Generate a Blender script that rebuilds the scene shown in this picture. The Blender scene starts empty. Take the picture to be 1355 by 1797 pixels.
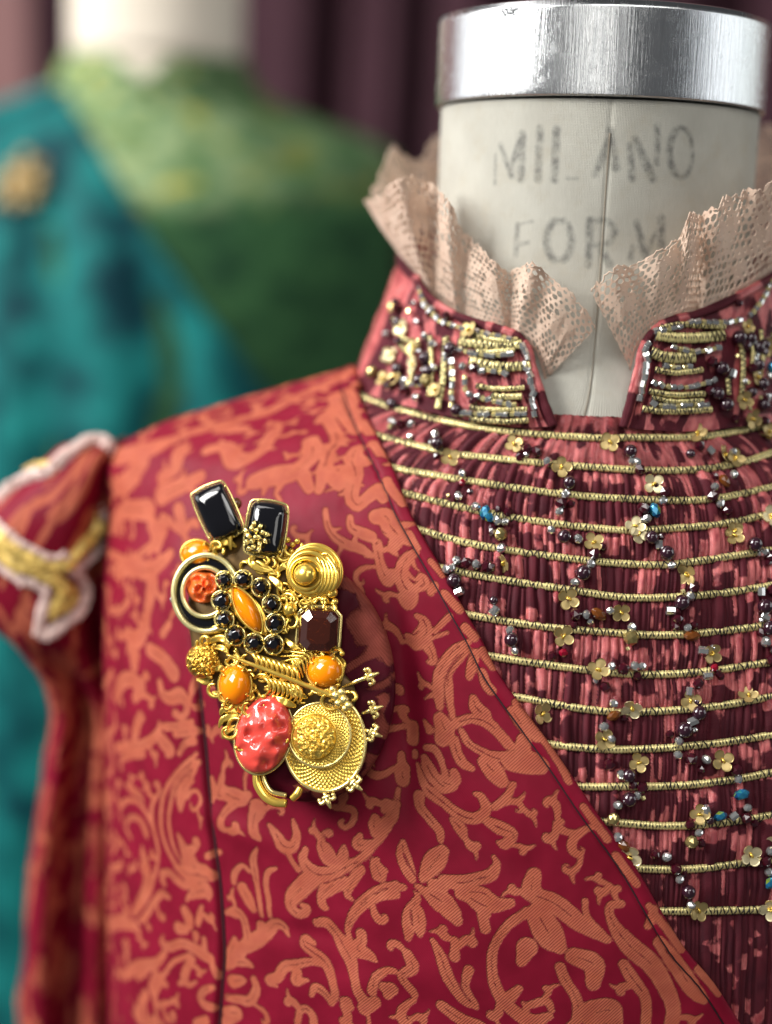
import bpy, math, random
import numpy as np
from mathutils import Vector, Matrix
from mathutils.bvhtree import BVHTree

random.seed(7)
RNG = np.random.default_rng(7)
SC = bpy.context.scene
COL = SC.collection

# ------------------------------------------------------------------ camera
# All modelling is done in centimetres with the lens at the origin; CM() turns a point into metres.
FPX, PITCH, ROLL = 2650.0, math.radians(10.0), math.radians(2.0)
Z0 = 1.30
FWD = np.array([0, math.cos(PITCH), -math.sin(PITCH)])
R0 = np.array([1.0, 0, 0]); U0 = np.array([0, math.sin(PITCH), math.cos(PITCH)])
RGT = R0 * math.cos(ROLL) + U0 * math.sin(ROLL)
UPV = U0 * math.cos(ROLL) - R0 * math.sin(ROLL)
def CM(p): return np.asarray(p, float) * 0.01 + np.array([0, 0, Z0])

cam_d = bpy.data.cameras.new('camera'); cam = bpy.data.objects.new('camera', cam_d); COL.objects.link(cam)
M = Matrix(((RGT[0], UPV[0], -FWD[0], 0), (RGT[1], UPV[1], -FWD[1], 0), (RGT[2], UPV[2], -FWD[2], Z0), (0, 0, 0, 1)))
cam.matrix_world = M
cam_d.sensor_fit = 'VERTICAL'; cam_d.sensor_height = 24.0; cam_d.sensor_width = 24.0
cam_d.lens = 24.0 * FPX / 1797.0
cam_d.clip_start = 0.02; cam_d.clip_end = 20
cam_d.dof.use_dof = True; cam_d.dof.focus_distance = 0.4515; cam_d.dof.aperture_fstop = 1.75
SC.camera = cam

# ------------------------------------------------------------------ world, lamps, exposure
w = bpy.data.worlds.new('World'); SC.world = w; w.use_nodes = True
bg = w.node_tree.nodes['Background']; bg.inputs[0].default_value = (0.94, 0.96, 1.0, 1); bg.inputs[1].default_value = 0.085
def area(name, loc, target, sx, sy, power, col=(1, 1, 1)):
    d = bpy.data.lights.new(name, 'AREA'); d.shape = 'RECTANGLE'; d.size = sx; d.size_y = sy; d.energy = power; d.color = col
    o = bpy.data.objects.new(name, d); COL.objects.link(o); o.location = loc
    v = Vector(target) - Vector(loc); o.rotation_euler = v.to_track_quat('-Z', 'Y').to_euler()
    return o
T = (0.0, 0.46, 1.2)
area('window_light', (-1.5, 0.08, 2.1), T, 0.75, 0.9, 50, (1, 0.985, 0.95))
area('window_strip_light', (-0.35, -1.5, 1.85), (0.05, 0.5, 1.25), 0.6, 1.5, 6, (1, 0.98, 0.93))
area('side_window_light', (1.9, 0.2, 1.75), (0.05, 0.5, 1.3), 0.9, 1.2, 5.5, (0.95, 0.98, 1))
area('gold_fill_light', (0.25, -0.75, 2.6), T, 1.3, 0.5, 11, (1, 0.98, 0.94))  # unseen overhead panel, added so the gold reflects more light
area('far_left_light', (-2.2, 1.25, 1.75), (0.05, 0.5, 1.35), 1.0, 1.4, 8, (0.97, 0.99, 1))  # unseen panel added to brighten the left edge of the neck cap
area('far_right_light', (2.1, 1.3, 1.75), (0.05, 0.5, 1.35), 0.8, 1.4, 5, (0.93, 1, 0.97))  # unseen panel added to brighten the right edge of the neck cap
area('back_room_light', (-0.9, 0.7, 2.5), (-0.3, 1.1, 1.3), 0.8, 0.8, 7, (1, 0.97, 0.95))
SC.view_settings.view_transform = 'Standard'; SC.view_settings.look = 'None'
SC.view_settings.exposure = 0.1; SC.view_settings.gamma = 1.0
SC.cycles.max_bounces = 6; SC.cycles.transparent_max_bounces = 8; SC.cycles.caustics_refractive = False; SC.cycles.caustics_reflective = False
SC.cycles.sample_clamp_indirect = 6

# ------------------------------------------------------------------ helpers
def ray(px, py):
    d = FWD + RGT * ((px - 677.5) / FPX) + UPV * ((898.5 - py) / FPX)
    return d / np.linalg.norm(d)
def yp(px, py, y):
    d = ray(px, py); return d * (y / d[1])
ORG = {}
def empty(name, p, label, cat, group=None):
    o = bpy.data.objects.new(name, None); COL.objects.link(o); L = CM(p); o.location = L; ORG[o.name] = L
    o.empty_display_size = 0.02
    o['label'] = label; o['category'] = cat
    if group: o['group'] = group
    return o
def mesh_np(name, V, F, smooth=True):
    """V (n,3) metres, F list of (k,m) int arrays"""
    me = bpy.data.meshes.new(name)
    F = [np.asarray(f, np.int32) for f in F if len(f)]
    nl = sum(f.size for f in F); nf = sum(len(f) for f in F)
    me.vertices.add(len(V)); me.vertices.foreach_set('co', np.asarray(V, np.float32).ravel())
    me.loops.add(nl); me.loops.foreach_set('vertex_index', np.concatenate([f.ravel() for f in F]))
    me.polygons.add(nf)
    tot = np.concatenate([np.full(len(f), f.shape[1], np.int32) for f in F])
    st = np.concatenate([[0], np.cumsum(tot)[:-1]]).astype(np.int32)
    me.polygons.foreach_set('loop_start', st)
    me.polygons.foreach_set('use_smooth', np.full(nf, bool(smooth)))
    me.update(calc_edges=True); me.validate()
    return me
def mk(name, V, F, mat, parent=None, smooth=True, label=None, attrs=None, org=None):
    """one mesh object from centimetre coordinates"""
    L = ORG[parent.name] if parent is not None else (CM(org) if org is not None else np.zeros(3))
    me = mesh_np(name, CM(V) - L, F, smooth)
    me.materials.append(mat)
    if attrs:
        for k, a in attrs.items():
            a = np.asarray(a, np.float32)
            t = 'FLOAT' if a.ndim == 1 else 'FLOAT_VECTOR'
            at_ = me.attributes.new(k, t, 'POINT')
            at_.data.foreach_set('value' if a.ndim == 1 else 'vector', a.ravel())
    o = bpy.data.objects.new(name, me); COL.objects.link(o)
    if parent is not None: o.parent = parent; ORG[o.name] = L
    else: o.location = L; ORG[o.name] = L
    if label: o['label'] = label
    return o
def grid_faces(h, w_, wrap=False, base=0):
    i = np.arange(h - 1)[:, None]; j = np.arange(w_ if wrap else w_ - 1)[None, :]
    j2 = (j + 1) % w_
    return np.stack([i * w_ + j, i * w_ + j2, (i + 1) * w_ + j2, (i + 1) * w_ + j], -1).reshape(-1, 4) + base
class Acc:
    def __init__(s): s.V = []; s.F = {}; s.n = 0
    def add(s, V, Fs):
        for f in Fs:
            f = np.asarray(f)
            if len(f): s.F.setdefault(f.shape[1], []).append(f + s.n)
        s.V.append(np.asarray(V, float)); s.n += len(V)
    def mk(s, name, mat, parent=None, **k):
        return mk(name, np.concatenate(s.V), [np.concatenate(f) for f in s.F.values()], mat, parent, **k)
def cat(P, n=8, closed=False):
    """Catmull-Rom through rows of P"""
    P = np.asarray(P, float)
    if len(P) < 2: return P
    if closed: Q = np.concatenate([P[-1:], P, P[:2]])
    else: Q = np.concatenate([[2 * P[0] - P[1]], P, [2 * P[-1] - P[-2]]])
    out = []
    for i in range(1, len(Q) - 2):
        t = np.linspace(0, 1, n, endpoint=False)[:, None]
        a, b, c, d = Q[i - 1], Q[i], Q[i + 1], Q[i + 2]
        out.append(0.5 * (2 * b + (c - a) * t + (2 * a - 5 * b + 4 * c - d) * t * t + (3 * b - a - 3 * c + d) * t ** 3))
    if not closed: out.append(P[-1:])
    return np.concatenate(out)
def tube(P, r, k=8, closed=False, N=None, flat=1.0, cap=True):
    """tube along P; N = normals (flat squashes along N)"""
    P = np.asarray(P, float); n = len(P)
    r = np.broadcast_to(np.asarray(r, float), (n,))
    if closed: Tn = np.roll(P, -1, 0) - np.roll(P, 1, 0)
    else: Tn = np.gradient(P, axis=0)
    Tn /= np.linalg.norm(Tn, axis=1)[:, None] + 1e-12
    if N is None:
        N = np.zeros_like(P); a = np.array([0, -1.0, 0.1])
        if abs(Tn[0] @ a) > 0.95: a = np.array([0.2, 0, 1.0])
        v = a - Tn[0] * (a @ Tn[0])
        for i in range(n):
            v = v - Tn[i] * (v @ Tn[i]); v /= np.linalg.norm(v) + 1e-12; N[i] = v
    else:
        N = np.asarray(N, float); N = N - Tn * (N * Tn).sum(1)[:, None]; N /= np.linalg.norm(N, axis=1)[:, None] + 1e-12
    B = np.cross(Tn, N)
    a = np.linspace(0, 2 * np.pi, k, endpoint=False)
    V = P[:, None] + r[:, None, None] * (np.cos(a)[None, :, None] * N[:, None] * flat + np.sin(a)[None, :, None] * B[:, None])
    V = V.reshape(-1, 3)
    F = [grid_faces(n, k, True)]
    if closed:
        j = np.arange(k); j2 = (j + 1) % k; b = (n - 1) * k
        F.append(np.stack([b + j, b + j2, j2, j], -1))
    elif cap:
        F.append(np.arange(k)[::-1][None]); F.append((np.arange(k) + (n - 1) * k)[None])
    return V, F
def sphere(c, r, nu=12, nv=8, ax=None):
    th = np.linspace(0, np.pi, nv + 1); ph = np.linspace(0, 2 * np.pi, nu, endpoint=False)
    v = np.stack([np.sin(th)[:, None] * np.cos(ph), np.sin(th)[:, None] * np.sin(ph), np.broadcast_to(np.cos(th)[:, None], (nv + 1, nu))], -1).reshape(-1, 3)
    v = v * np.asarray(r)
    if ax is not None: v = v @ np.asarray(ax)
    return v + np.asarray(c), [grid_faces(nv + 1, nu, True)]
def basis(n, up=None, ang=0.0):
    """rows e1,e2,n"""
    n = np.asarray(n, float); n = n / np.linalg.norm(n)
    u = np.array([0, 0, 1.0]) if up is None else np.asarray(up, float)
    e1 = np.cross(u, n)
    if np.linalg.norm(e1) < 1e-4: e1 = np.cross([1, 0, 0], n)
    e1 /= np.linalg.norm(e1); e2 = np.cross(n, e1)
    c, s = math.cos(ang), math.sin(ang)
    return np.array([e1 * c + e2 * s, -e1 * s + e2 * c, n])
def _h(i, j, s):
    v = np.sin(i * 127.1 + j * 311.7 + s * 74.7) * 43758.5453
    return v - np.floor(v)
def vnoise(x, y, s=0):
    x = np.asarray(x, float); y = np.asarray(y, float)
    i, j = np.floor(x), np.floor(y); f, g = x - i, y - j
    f = f * f * (3 - 2 * f); g = g * g * (3 - 2 * g)
    return (_h(i, j, s) * (1 - f) + _h(i + 1, j, s) * f) * (1 - g) + (_h(i, j + 1, s) * (1 - f) + _h(i + 1, j + 1, s) * f) * g
def fbm(x, y, s=0, o=3):
    t = 0; a = 0.5; n = 0
    for k in range(o): t = t + a * vnoise(x * 2 ** k, y * 2 ** k, s + k * 3.1); n += a; a *= 0.5
    return t / n

# ------------------------------------------------------------------ materials
def srgb(r, g, b):
    f = lambda c: (c / 255 / 12.92) if c / 255 <= 0.04045 else ((c / 255 + 0.055) / 1.055) ** 2.4
    return (f(r), f(g), f(b), 1)
class Mt:
    def __init__(s, name):
        s.m = bpy.data.materials.new(name); s.m.use_nodes = True; s.nt = s.m.node_tree; s.N = s.nt.nodes
        s.b = s.N['Principled BSDF']
    def n(s, t, **k):
        x = s.N.new(t)
        for a, v in k.items():
            if hasattr(x, a): setattr(x, a, v)
        return x
    def l(s, a, b): s.nt.links.new(a, b)
    def set(s, **k):
        for a, v in k.items():
            s.b.inputs[a.replace('_', ' ')].default_value = v
        return s
    def attr(s, nm):
        x = s.n('ShaderNodeAttribute'); x.attribute_name = nm; return x
    def math(s, op, a, b=None, c=None, clamp=False):
        x = s.n('ShaderNodeMath'); x.operation = op; x.use_clamp = clamp
        for i, v in enumerate((a, b, c)):
            if v is None: continue
            if isinstance(v, (int, float)): x.inputs[i].default_value = v
            else: s.l(v, x.inputs[i])
        return x.outputs[0]
    def noise(s, vec, scale, detail=3, rough=0.5):
        x = s.n('ShaderNodeTexNoise'); x.inputs['Scale'].default_value = scale; x.inputs['Detail'].default_value = detail
        x.inputs['Roughness'].default_value = rough
        if vec is not None: s.l(vec, x.inputs['Vector'])
        return x.outputs['Fac']
    def scale(s, vec, v):
        x = s.n('ShaderNodeVectorMath'); x.operation = 'MULTIPLY'; s.l(vec, x.inputs[0]); x.inputs[1].default_value = v; return x.outputs[0]
    def mix(s, f, a, b, mode='MIX'):
        x = s.n('ShaderNodeMix'); x.data_type = 'RGBA'; x.blend_type = mode
        if isinstance(f, (int, float)): x.inputs[0].default_value = f
        else: s.l(f, x.inputs[0])
        for v, i in ((a, 6), (b, 7)):
            if isinstance(v, (tuple, list)): x.inputs[i].default_value = v
            else: s.l(v, x.inputs[i])
        return x.outputs[2]
    def ramp(s, f, lo, hi, a=0.0, b=1.0):
        x = s.n('ShaderNodeMapRange'); s.l(f, x.inputs[0])
        x.inputs[1].default_value = lo; x.inputs[2].default_value = hi; x.inputs[3].default_value = a; x.inputs[4].default_value = b
        return x.outputs[0]
    def color(s, c): s.l(c, s.b.inputs['Base Color']); return s
    def rough(s, c): s.l(c, s.b.inputs['Roughness']); return s
    def bump(s, h, dist, strength=1.0):
        x = s.n('ShaderNodeBump'); x.inputs['Distance'].default_value = dist; x.inputs['Strength'].default_value = strength
        s.l(h, x.inputs['Height'])
        cur = s.b.inputs['Normal']
        if cur.is_linked:
            s.l(cur.links[0].from_socket, x.inputs['Normal'])
        s.l(x.outputs[0], cur); return s
    def obj(s): return s.n('ShaderNodeTexCoord').outputs['Object']
    def wave(s, vec, scale, dirn='DIAGONAL', dist=0.0):
        x = s.n('ShaderNodeTexWave'); x.bands_direction = dirn; x.inputs['Scale'].default_value = scale; x.inputs['Distortion'].default_value = dist
        x.inputs['Detail'].default_value = 1
        s.l(vec, x.inputs['Vector']); return x.outputs['Fac']
def simple(name, col, rough=0.5, metal=0.0, nscale=None, namp=0.25, bump=0.0, **k):
    m = Mt(name); m.set(Roughness=rough, Metallic=metal, **k)
    if nscale:
        f = m.noise(m.obj(), nscale, 4)
        m.color(m.mix(m.ramp(f, 0.3, 0.7), tuple(c * (1 - namp) for c in col[:3]) + (1,), tuple(min(1, c * (1 + namp)) for c in col[:3]) + (1,)))
        if bump: m.bump(f, bump)
    else: m.b.inputs['Base Color'].default_value = col
    return m.m

def brocade(name, base, pat, base2=None, pat2=None):
    m = Mt(name); cl = m.attr('cl').outputs['Vector']; sd = m.attr('pat').outputs['Fac']
    fz = m.noise(cl, 26, 2); fz2 = m.noise(cl, 60, 1)
    fz0 = m.noise(cl, 5.5, 2)
    d = m.math('ADD', sd, m.math('MULTIPLY', m.math('SUBTRACT', fz0, 0.5), 0.055))
    d = m.math('ADD', d, m.math('MULTIPLY', m.math('SUBTRACT', fz, 0.5), 0.06))
    d = m.math('ADD', d, m.math('MULTIPLY', m.math('SUBTRACT', fz2, 0.5), 0.045))
    f = m.ramp(d, 0.02, -0.02)
    rim = m.math('MULTIPLY', m.ramp(d, -0.05, -0.012), m.ramp(d, 0.012, -0.004))
    tw = m.wave(cl, 6.2, 'DIAGONAL', 0.8); tw2 = m.wave(m.scale(cl, (1, -1, 1)), 8.0, 'DIAGONAL', 0.8)
    lo = m.noise(cl, 0.7, 3)
    b = m.mix(m.ramp(lo, 0.3, 0.7), base, base2 or tuple(c * 0.75 for c in base[:3]) + (1,))
    b = m.mix(m.math('MULTIPLY', tw2, 0.28), b, tuple(c * 0.45 for c in base[:3]) + (1,))
    p = m.mix(m.ramp(m.noise(cl, 1.3, 3), 0.3, 0.7), pat, pat2 or tuple(c * 0.8 for c in pat[:3]) + (1,))
    p = m.mix(m.math('MULTIPLY', tw, 0.5), p, tuple(c * k for c, k in zip(pat[:3], (0.62, 0.45, 0.42))) + (1,))
    sat = m.noise(m.scale(cl, (.5, 1.6, 1)), 1.1, 4, .6)
    p = m.mix(m.ramp(sat, .35, .7, 0, .45), p, tuple(c * k for c, k in zip(pat[:3], (.55, .4, .45))) + (1,))
    core = m.math('MULTIPLY', m.ramp(d, -.05, -.13), m.ramp(m.noise(cl, 1.9, 3, .6), .38, .62, .05, .42))
    p = m.mix(core, p, tuple(a * .45 + q * .38 for a, q in zip(base[:3], pat[:3])) + (1,))
    c = m.mix(f, b, p)
    c = m.mix(m.math('MULTIPLY', rim, 0.18), c, tuple(c * 0.5 for c in pat[:3]) + (1,))
    m.color(c)
    m.rough(m.ramp(f, 0, 1, 0.45, 0.6)); m.set(Specular_IOR_Level=0.1, Sheen_Weight=0.0, Sheen_Roughness=0.4)
    m.b.inputs['Sheen Tint'].default_value = (1, 0.6, 0.5, 1)
    m.bump(f, 0.00025, 0.8); m.bump(m.math('MULTIPLY', tw, f), 0.00012, 0.6); m.bump(m.noise(cl, 40, 2), 0.00008, 0.5)
    return m.m
# ------------------------------------------------------------------ torso surface (shared by both dress forms)
Y0 = 52.5
X0 = yp(1050, 196, Y0)[0]
_zt = np.linspace(9, -34, 1721)
def _tab(pts, sm=0.45):
    z = np.array([p[0] for p in pts], float); v = np.array([p[1] for p in pts], float)
    o = np.argsort(z); y = np.interp(_zt, z[o], v[o])
    k = max(1, int(sm / 0.025)); ker = np.hanning(2 * k + 1); ker /= ker.sum()
    return np.convolve(np.pad(y, k, mode='edge'), ker, 'valid')
_A = _tab([(9, 5.3), (-2.2, 5.3), (-3.6, 6.3), (-4.5, 7.7), (-5.1, 9.6), (-5.9, 12.1), (-6.7, 14.4), (-7.5, 15.9), (-8.4, 16.3), (-12, 16.4), (-24, 16.2), (-34, 15.9)], 0.4)
_YF = _tab([(9, 47.2), (-2.2, 47.2), (-4, 46.75), (-5, 46.45), (-6, 46.1), (-8, 45.2), (-10, 44.4), (-12.4, 43.7), (-16, 42.8), (-20, 42.2), (-26, 41.7), (-34, 41.8)], 1.0)
_YC = _tab([(9, 52.5), (-3, 52.5), (-6, 53), (-10, 53.5), (-34, 53.5)], 1.0)
_Q = _tab([(9, .5), (-2.5, .5), (-4.2, .62), (-5, .9), (-6, 1.15), (-7.5, 1.0), (-9, .8), (-11, .62), (-14, .53), (-34, .5)], 0.8)
_BB = _tab([(9, 5.3), (-3, 5.3), (-6, 6.5), (-12, 8), (-34, 8)], 1.0)
def ti(tab, z): return np.interp(-np.asarray(z, float), -_zt, tab)
def S(phi, z):
    phi = np.asarray(phi, float); z = np.asarray(z, float); phi, z = np.broadcast_arrays(phi, z)
    a, yf, yc, q, bb = (ti(t, z) for t in (_A, _YF, _YC, _Q, _BB))
    c = np.cos(phi); ac = np.abs(c) + 1e-9
    y = np.where(c >= 0, yc - (yc - yf) * ac ** (2 * q), yc + bb * ac ** (2 * np.minimum(q, .8)))
    return np.stack([X0 + a * np.sin(phi), y, z], -1)
def SN(phi, z, e=0.004, ez=0.06):
    n = np.cross(S(np.asarray(phi) + e, z) - S(np.asarray(phi) - e, z), S(phi, np.asarray(z) + ez) - S(phi, np.asarray(z) - ez))
    return n / (np.linalg.norm(n, axis=-1)[..., None] + 1e-12)
def SO(phi, z, off):
    return S(phi, z) + SN(phi, z) * np.asarray(off)[..., None]
def bvh_grid(P, wrap=False):
    h, w_ = P.shape[:2]
    return BVHTree.FromPolygons([tuple(v) for v in P.reshape(-1, 3)], [tuple(f) for f in grid_faces(h, w_, wrap).tolist()])
_ph = np.linspace(-math.pi, math.pi, 361); _zz = np.concatenate([np.linspace(5, -9, 141), np.linspace(-9.2, -33, 90)])
BODY = bvh_grid(S(_ph[None, :], _zz[:, None]))
def at(px, py):
    """pixel of the photograph -> (phi, z) on the torso, or None"""
    h = BODY.ray_cast(Vector((0, 0, 0)), Vector(ray(px, py)))
    if h[0] is None: return None
    p = h[0]; a = ti(_A, p.z); s = max(-1, min(1, (p.x - X0) / a))
    return (math.asin(s), p.z)
def at_path(P, n=6):
    Q = cat(P, n); out = [at(x, y) for x, y in Q]
    return np.array([o for o in out if o is not None])
# cloth coordinates: arc lengths along rows (u) and down meridians (v)
_pg = np.radians(np.linspace(-180, 180, 721)); _zg = np.linspace(-3.5, -33, 296)
_PG = S(_pg[None, :], _zg[:, None])
_du = np.linalg.norm(np.diff(_PG, axis=1), axis=2); _Ug = np.concatenate([np.zeros((len(_zg), 1)), np.cumsum(_du, 1)], 1); _Ug -= _Ug[:, 290][:, None]
_dv = np.linalg.norm(np.diff(_PG[:, 290], axis=0), axis=1); _Vg = np.concatenate([[0], np.cumsum(_dv)])
def cloth(phi, z):
    phi = np.asarray(phi, float); z = np.asarray(z, float)
    fi = np.clip((phi + math.pi) / (2 * math.pi) * 720, 0, 719.999); fz = np.clip((z - _zg[0]) / (_zg[-1] - _zg[0]) * 295, 0, 294.999)
    i, j = fi.astype(int), fz.astype(int); a, b = fi - i, fz - j
    u = (_Ug[j, i] * (1 - a) + _Ug[j, i + 1] * a) * (1 - b) + (_Ug[j + 1, i] * (1 - a) + _Ug[j + 1, i + 1] * a) * b
    return u, np.interp(-z, -_zg, _Vg)

# ------------------------------------------------------------------ signed distance of drawn strokes (woven / printed figures)
def sdf(U, V, strokes, cuts=(), n=7, reach=0.5):
    d = np.full(U.shape, 1.0)
    def one(st, d, cut):
        Q = cat(st, n) if len(st) > 2 else np.asarray(st, float)
        if len(Q) == 1: Q = np.concatenate([Q, Q + [1e-4, 0, 0]])
        r = Q[:, 2].max() + reach
        k = np.nonzero((U > Q[:, 0].min() - r) & (U < Q[:, 0].max() + r) & (V > Q[:, 1].min() - r) & (V < Q[:, 1].max() + r))[0]
        if not len(k): return
        x, y = U[k], V[k]; m = np.full(len(k), 9.0)
        for a, b in zip(Q[:-1], Q[1:]):
            bx, by = b[0] - a[0], b[1] - a[1]; L = bx * bx + by * by + 1e-12
            t = np.clip(((x - a[0]) * bx + (y - a[1]) * by) / L, 0, 1)
            m = np.minimum(m, np.hypot(x - a[0] - t * bx, y - a[1] - t * by) - (a[2] + t * (b[2] - a[2])))
        d[k] = np.maximum(d[k], -m) if cut else np.minimum(d[k], m)
    for s in strokes: one(s, d, False)
    for s in cuts: one(s, d, True)
    return d

# ------------------------------------------------------------------ materials used on the figures
GOLD = Mt('gold'); GOLD.set(Metallic=0.72, Roughness=0.16, Specular_IOR_Level=0.8)
_f = GOLD.noise(GOLD.obj(), 420, 2); GOLD.color(GOLD.mix(_f, (1.0, 0.72, 0.15, 1), (0.98, 0.62, 0.09, 1))); GOLD.rough(GOLD.ramp(_f, .3, .7, .12, .26)); GOLD = GOLD.m
PALEGOLD = simple('pale_gold', (1.0, 0.80, 0.38, 1), 0.25, 0.7, 300, 0.15)
CORDGOLD = simple('cord_gold', (0.90, 0.69, 0.30, 1), 0.3, 0.35, 900, 0.3, 0.0001)
SEQ = simple('matte_sequin_gold', (0.46, 0.34, 0.14, 1), 0.38, 0.55, 200, 0.12)
SEQB = simple('bright_sequin_gold', (0.82, 0.70, 0.42, 1), 0.35, 0.6, 200, 0.12)
THREAD = simple('black_thread', (0.012, 0.008, 0.008, 1), 0.6)
BLACK = simple('black_glass', (0.004, 0.004, 0.006, 1), 0.06, Specular_IOR_Level=0.6, Coat_Weight=0.6, Coat_Roughness=0.03)
GARNET = simple('garnet_pearl', (0.035, 0.008, 0.018, 1), 0.13, 0.15, Specular_IOR_Level=0.8, Coat_Weight=0.7, Coat_Roughness=0.05)
DARKRED = simple('dark_red_glass', (0.045, 0.003, 0.009, 1), 0.08, Specular_IOR_Level=0.7, Coat_Weight=0.5)
RUBY = simple('ruby_glass', (0.25, 0.004, 0.02, 1), 0.1, Specular_IOR_Level=0.7)
CRYST = simple('silver_lined_crystal', (0.80, 0.80, 0.78, 1), 0.05, 0.85, Specular_IOR_Level=0.8)
AMBER = simple('amber_glass', (0.16, 0.045, 0.006, 1), 0.1, Specular_IOR_Level=0.8, Coat_Weight=0.4)
SMOKE = simple('smoky_gold_glass', (0.42, 0.33, 0.13, 1), 0.12, 0.7, Specular_IOR_Level=0.8)
_m = Mt('iridescent_glass'); _lw = _m.n('ShaderNodeTexCoord').outputs['Normal']
_nz = _m.noise(_m.scale(_lw, (1, 1, 1)), 1.8, 1); _r = _m.n('ShaderNodeValToRGB'); _m.l(_nz, _r.inputs[0])
_e = _r.color_ramp.elements; _e[0].position = 0.3; _e[0].color = (0.01, 0.02, 0.12, 1); _e[1].position = 0.72; _e[1].color = (0.35, 0.5, 0.06, 1)
_x = _e.new(0.45); _x.color = (0.02, 0.20, 0.42, 1); _x = _e.new(0.58); _x.color = (0.05, 0.32, 0.28, 1)
_m.color(_r.outputs[0]); _m.set(Metallic=0.5, Roughness=0.1, Coat_Weight=0.6); IRID = _m.m

# ------------------------------------------------------------------ dress form in front
FORM = empty('dress_form', (X0, Y0, -5), 'linen dress form with bare stamped neck and brushed metal neck cap', 'dress form')
def canvas_mat():
    m = Mt('linen'); cl = m.attr('cl').outputs['Vector']; sd = m.attr('pat').outputs['Fac']
    w1 = m.wave(m.scale(cl, (1, 0.02, 1)), 6.5, 'X', 1.6); w2 = m.wave(m.scale(cl, (0.02, 1, 1)), 6.5, 'Y', 1.6)
    wv = m.math('MULTIPLY', m.math('ADD', w1, w2), 0.5)
    n1 = m.noise(cl, 0.5, 4); n2 = m.noise(m.scale(cl, (9, 0.8, 1)), 3, 3); n4 = m.noise(cl, 1.1, 5, .65); n3 = m.noise(cl, 11, 3, .7)
    c = m.mix(m.ramp(n1, .3, .7), (0.66, 0.645, 0.57, 1), (0.53, 0.51, 0.445, 1))
    c = m.mix(m.ramp(n4, .52, .72, 0, .4), c, (0.50, 0.43, 0.31, 1))
    c = m.mix(m.ramp(n2, .35, .75, 0, .35), c, (0.47, 0.46, 0.40, 1))
    c = m.mix(m.math('MULTIPLY', wv, 0.24), c, (0.36, 0.35, 0.30, 1))
    ink = m.ramp(m.math('ADD', sd, m.math('MULTIPLY', m.math('SUBTRACT', n3, .5), .12)), 0.06, -0.08)
    ink = m.math('MULTIPLY', ink, m.ramp(m.noise(cl, 3.2, 3), .3, .62, .18, .78))
    ink = m.math('MULTIPLY', ink, m.ramp(wv, .2, .8, .65, 1))
    c = m.mix(ink, c, (0.075, 0.078, 0.08, 1))
    m.color(c); m.set(Roughness=0.85, Specular_IOR_Level=0.2); m.bump(wv, 0.00022, 1.0); m.bump(n2, 0.0002, .3)
    return m.m
CANVAS = canvas_mat()
def neck_strokes():
    o, s = (740, 0), 615 / 1355
    def E(cx, cy, rx, ry, w_, a0=0, a1=360): return [(cx + rx * math.cos(math.radians(t)), cy + ry * math.sin(math.radians(t)), w_) for t in np.linspace(a0, a1, 14)]
    L = [[(285, 600, 10), (283, 712, 11)], [(305, 560, 18), (348, 680, 22)], [(345, 650, 24), (388, 535, 34)], [(388, 520, 28), (384, 690, 27)],
         [(457, 500, 26), (450, 692, 25)], [(522, 500, 26), (514, 692, 27)], [(560, 688, 7), (602, 690, 8)],
         [(735, 505, 18), (672, 672, 24)], [(728, 500, 20), (752, 650, 26)], [(700, 610, 8), (735, 606, 8)], [(806, 560, 20), (814, 690, 24)], [(826, 540, 24), (893, 690, 28)], [(912, 488, 22), (910, 630, 18)],
         E(1003, 590, 44, 95, 16), E(1003, 590, 44, 95, 24, 120, 240),
         [(370, 870, 16), (364, 985, 18)], [(366, 945, 14), (412, 938, 10)], [(372, 868, 6), (430, 856, 7)],
         E(531, 930, 48, 80, 22, -70, 70), E(531, 930, 48, 80, 26, 110, 250), E(531, 930, 48, 80, 10),
         [(652, 852, 26), (645, 1022, 24)], [(655, 852, 14), (715, 856, 20), (745, 893, 24), (722, 938, 20), (665, 950, 14)], [(690, 950, 20), (726, 1020, 26)],
         [(816, 955, 14), (808, 1002, 22)], [(832, 860, 20), (866, 985, 28)], [(866, 985, 20), (915, 880, 12)], [(926, 842, 26), (927, 955, 28)]]
    out = []
    for st in L:
        q = []
        for x, y, w_ in (cat(st, 3) if len(st) > 2 else st):
            h = at(o[0] + x * s, o[1] + y * s)
            if h: q.append((h[0] * 5.3, -h[1], w_ * s * 0.62 * 47 / FPX))
        out.append(q)
    return out
zr = np.concatenate([np.linspace(4.6, -6.4, 200), np.linspace(-6.6, -32, 60)]); pr = np.radians(np.concatenate([np.linspace(-180, -92, 24), np.linspace(-90, 90, 240), np.linspace(92, 178, 24)]))
PHI, ZZ = np.meshgrid(pr, zr)
seam_d = PHI * 5.3 + 0.28 + (4 - ZZ) * 0.012
off = np.where(ZZ > -7, -0.05 * np.exp(-(seam_d / 0.05) ** 2) + 0.012 * np.tanh(seam_d / 0.08) + 0.03 * (fbm(PHI * 3, ZZ * .6, 3) - .5), 0)
Vb = SO(PHI, ZZ, off); u_, v_ = PHI * 5.3, -ZZ
pat = sdf(u_.ravel(), v_.ravel(), neck_strokes(), n=3)
mk('torso', Vb.reshape(-1, 3), [grid_faces(len(zr), len(pr), True)], CANVAS, FORM, attrs={'cl': np.stack([u_, v_, 0 * u_], -1).reshape(-1, 3), 'pat': pat})
sz = np.linspace(3.6, -6.6, 60); sphi = (-0.28 - (4 - sz) * 0.012) / 5.3
Vt, Ft = tube(SO(sphi, sz, np.full(60, -0.012) ), 0.022, 6)
mk('center_seam', Vt, Ft, simple('seam_thread', (0.26, 0.22, 0.17, 1), 0.9), FORM)
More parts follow.
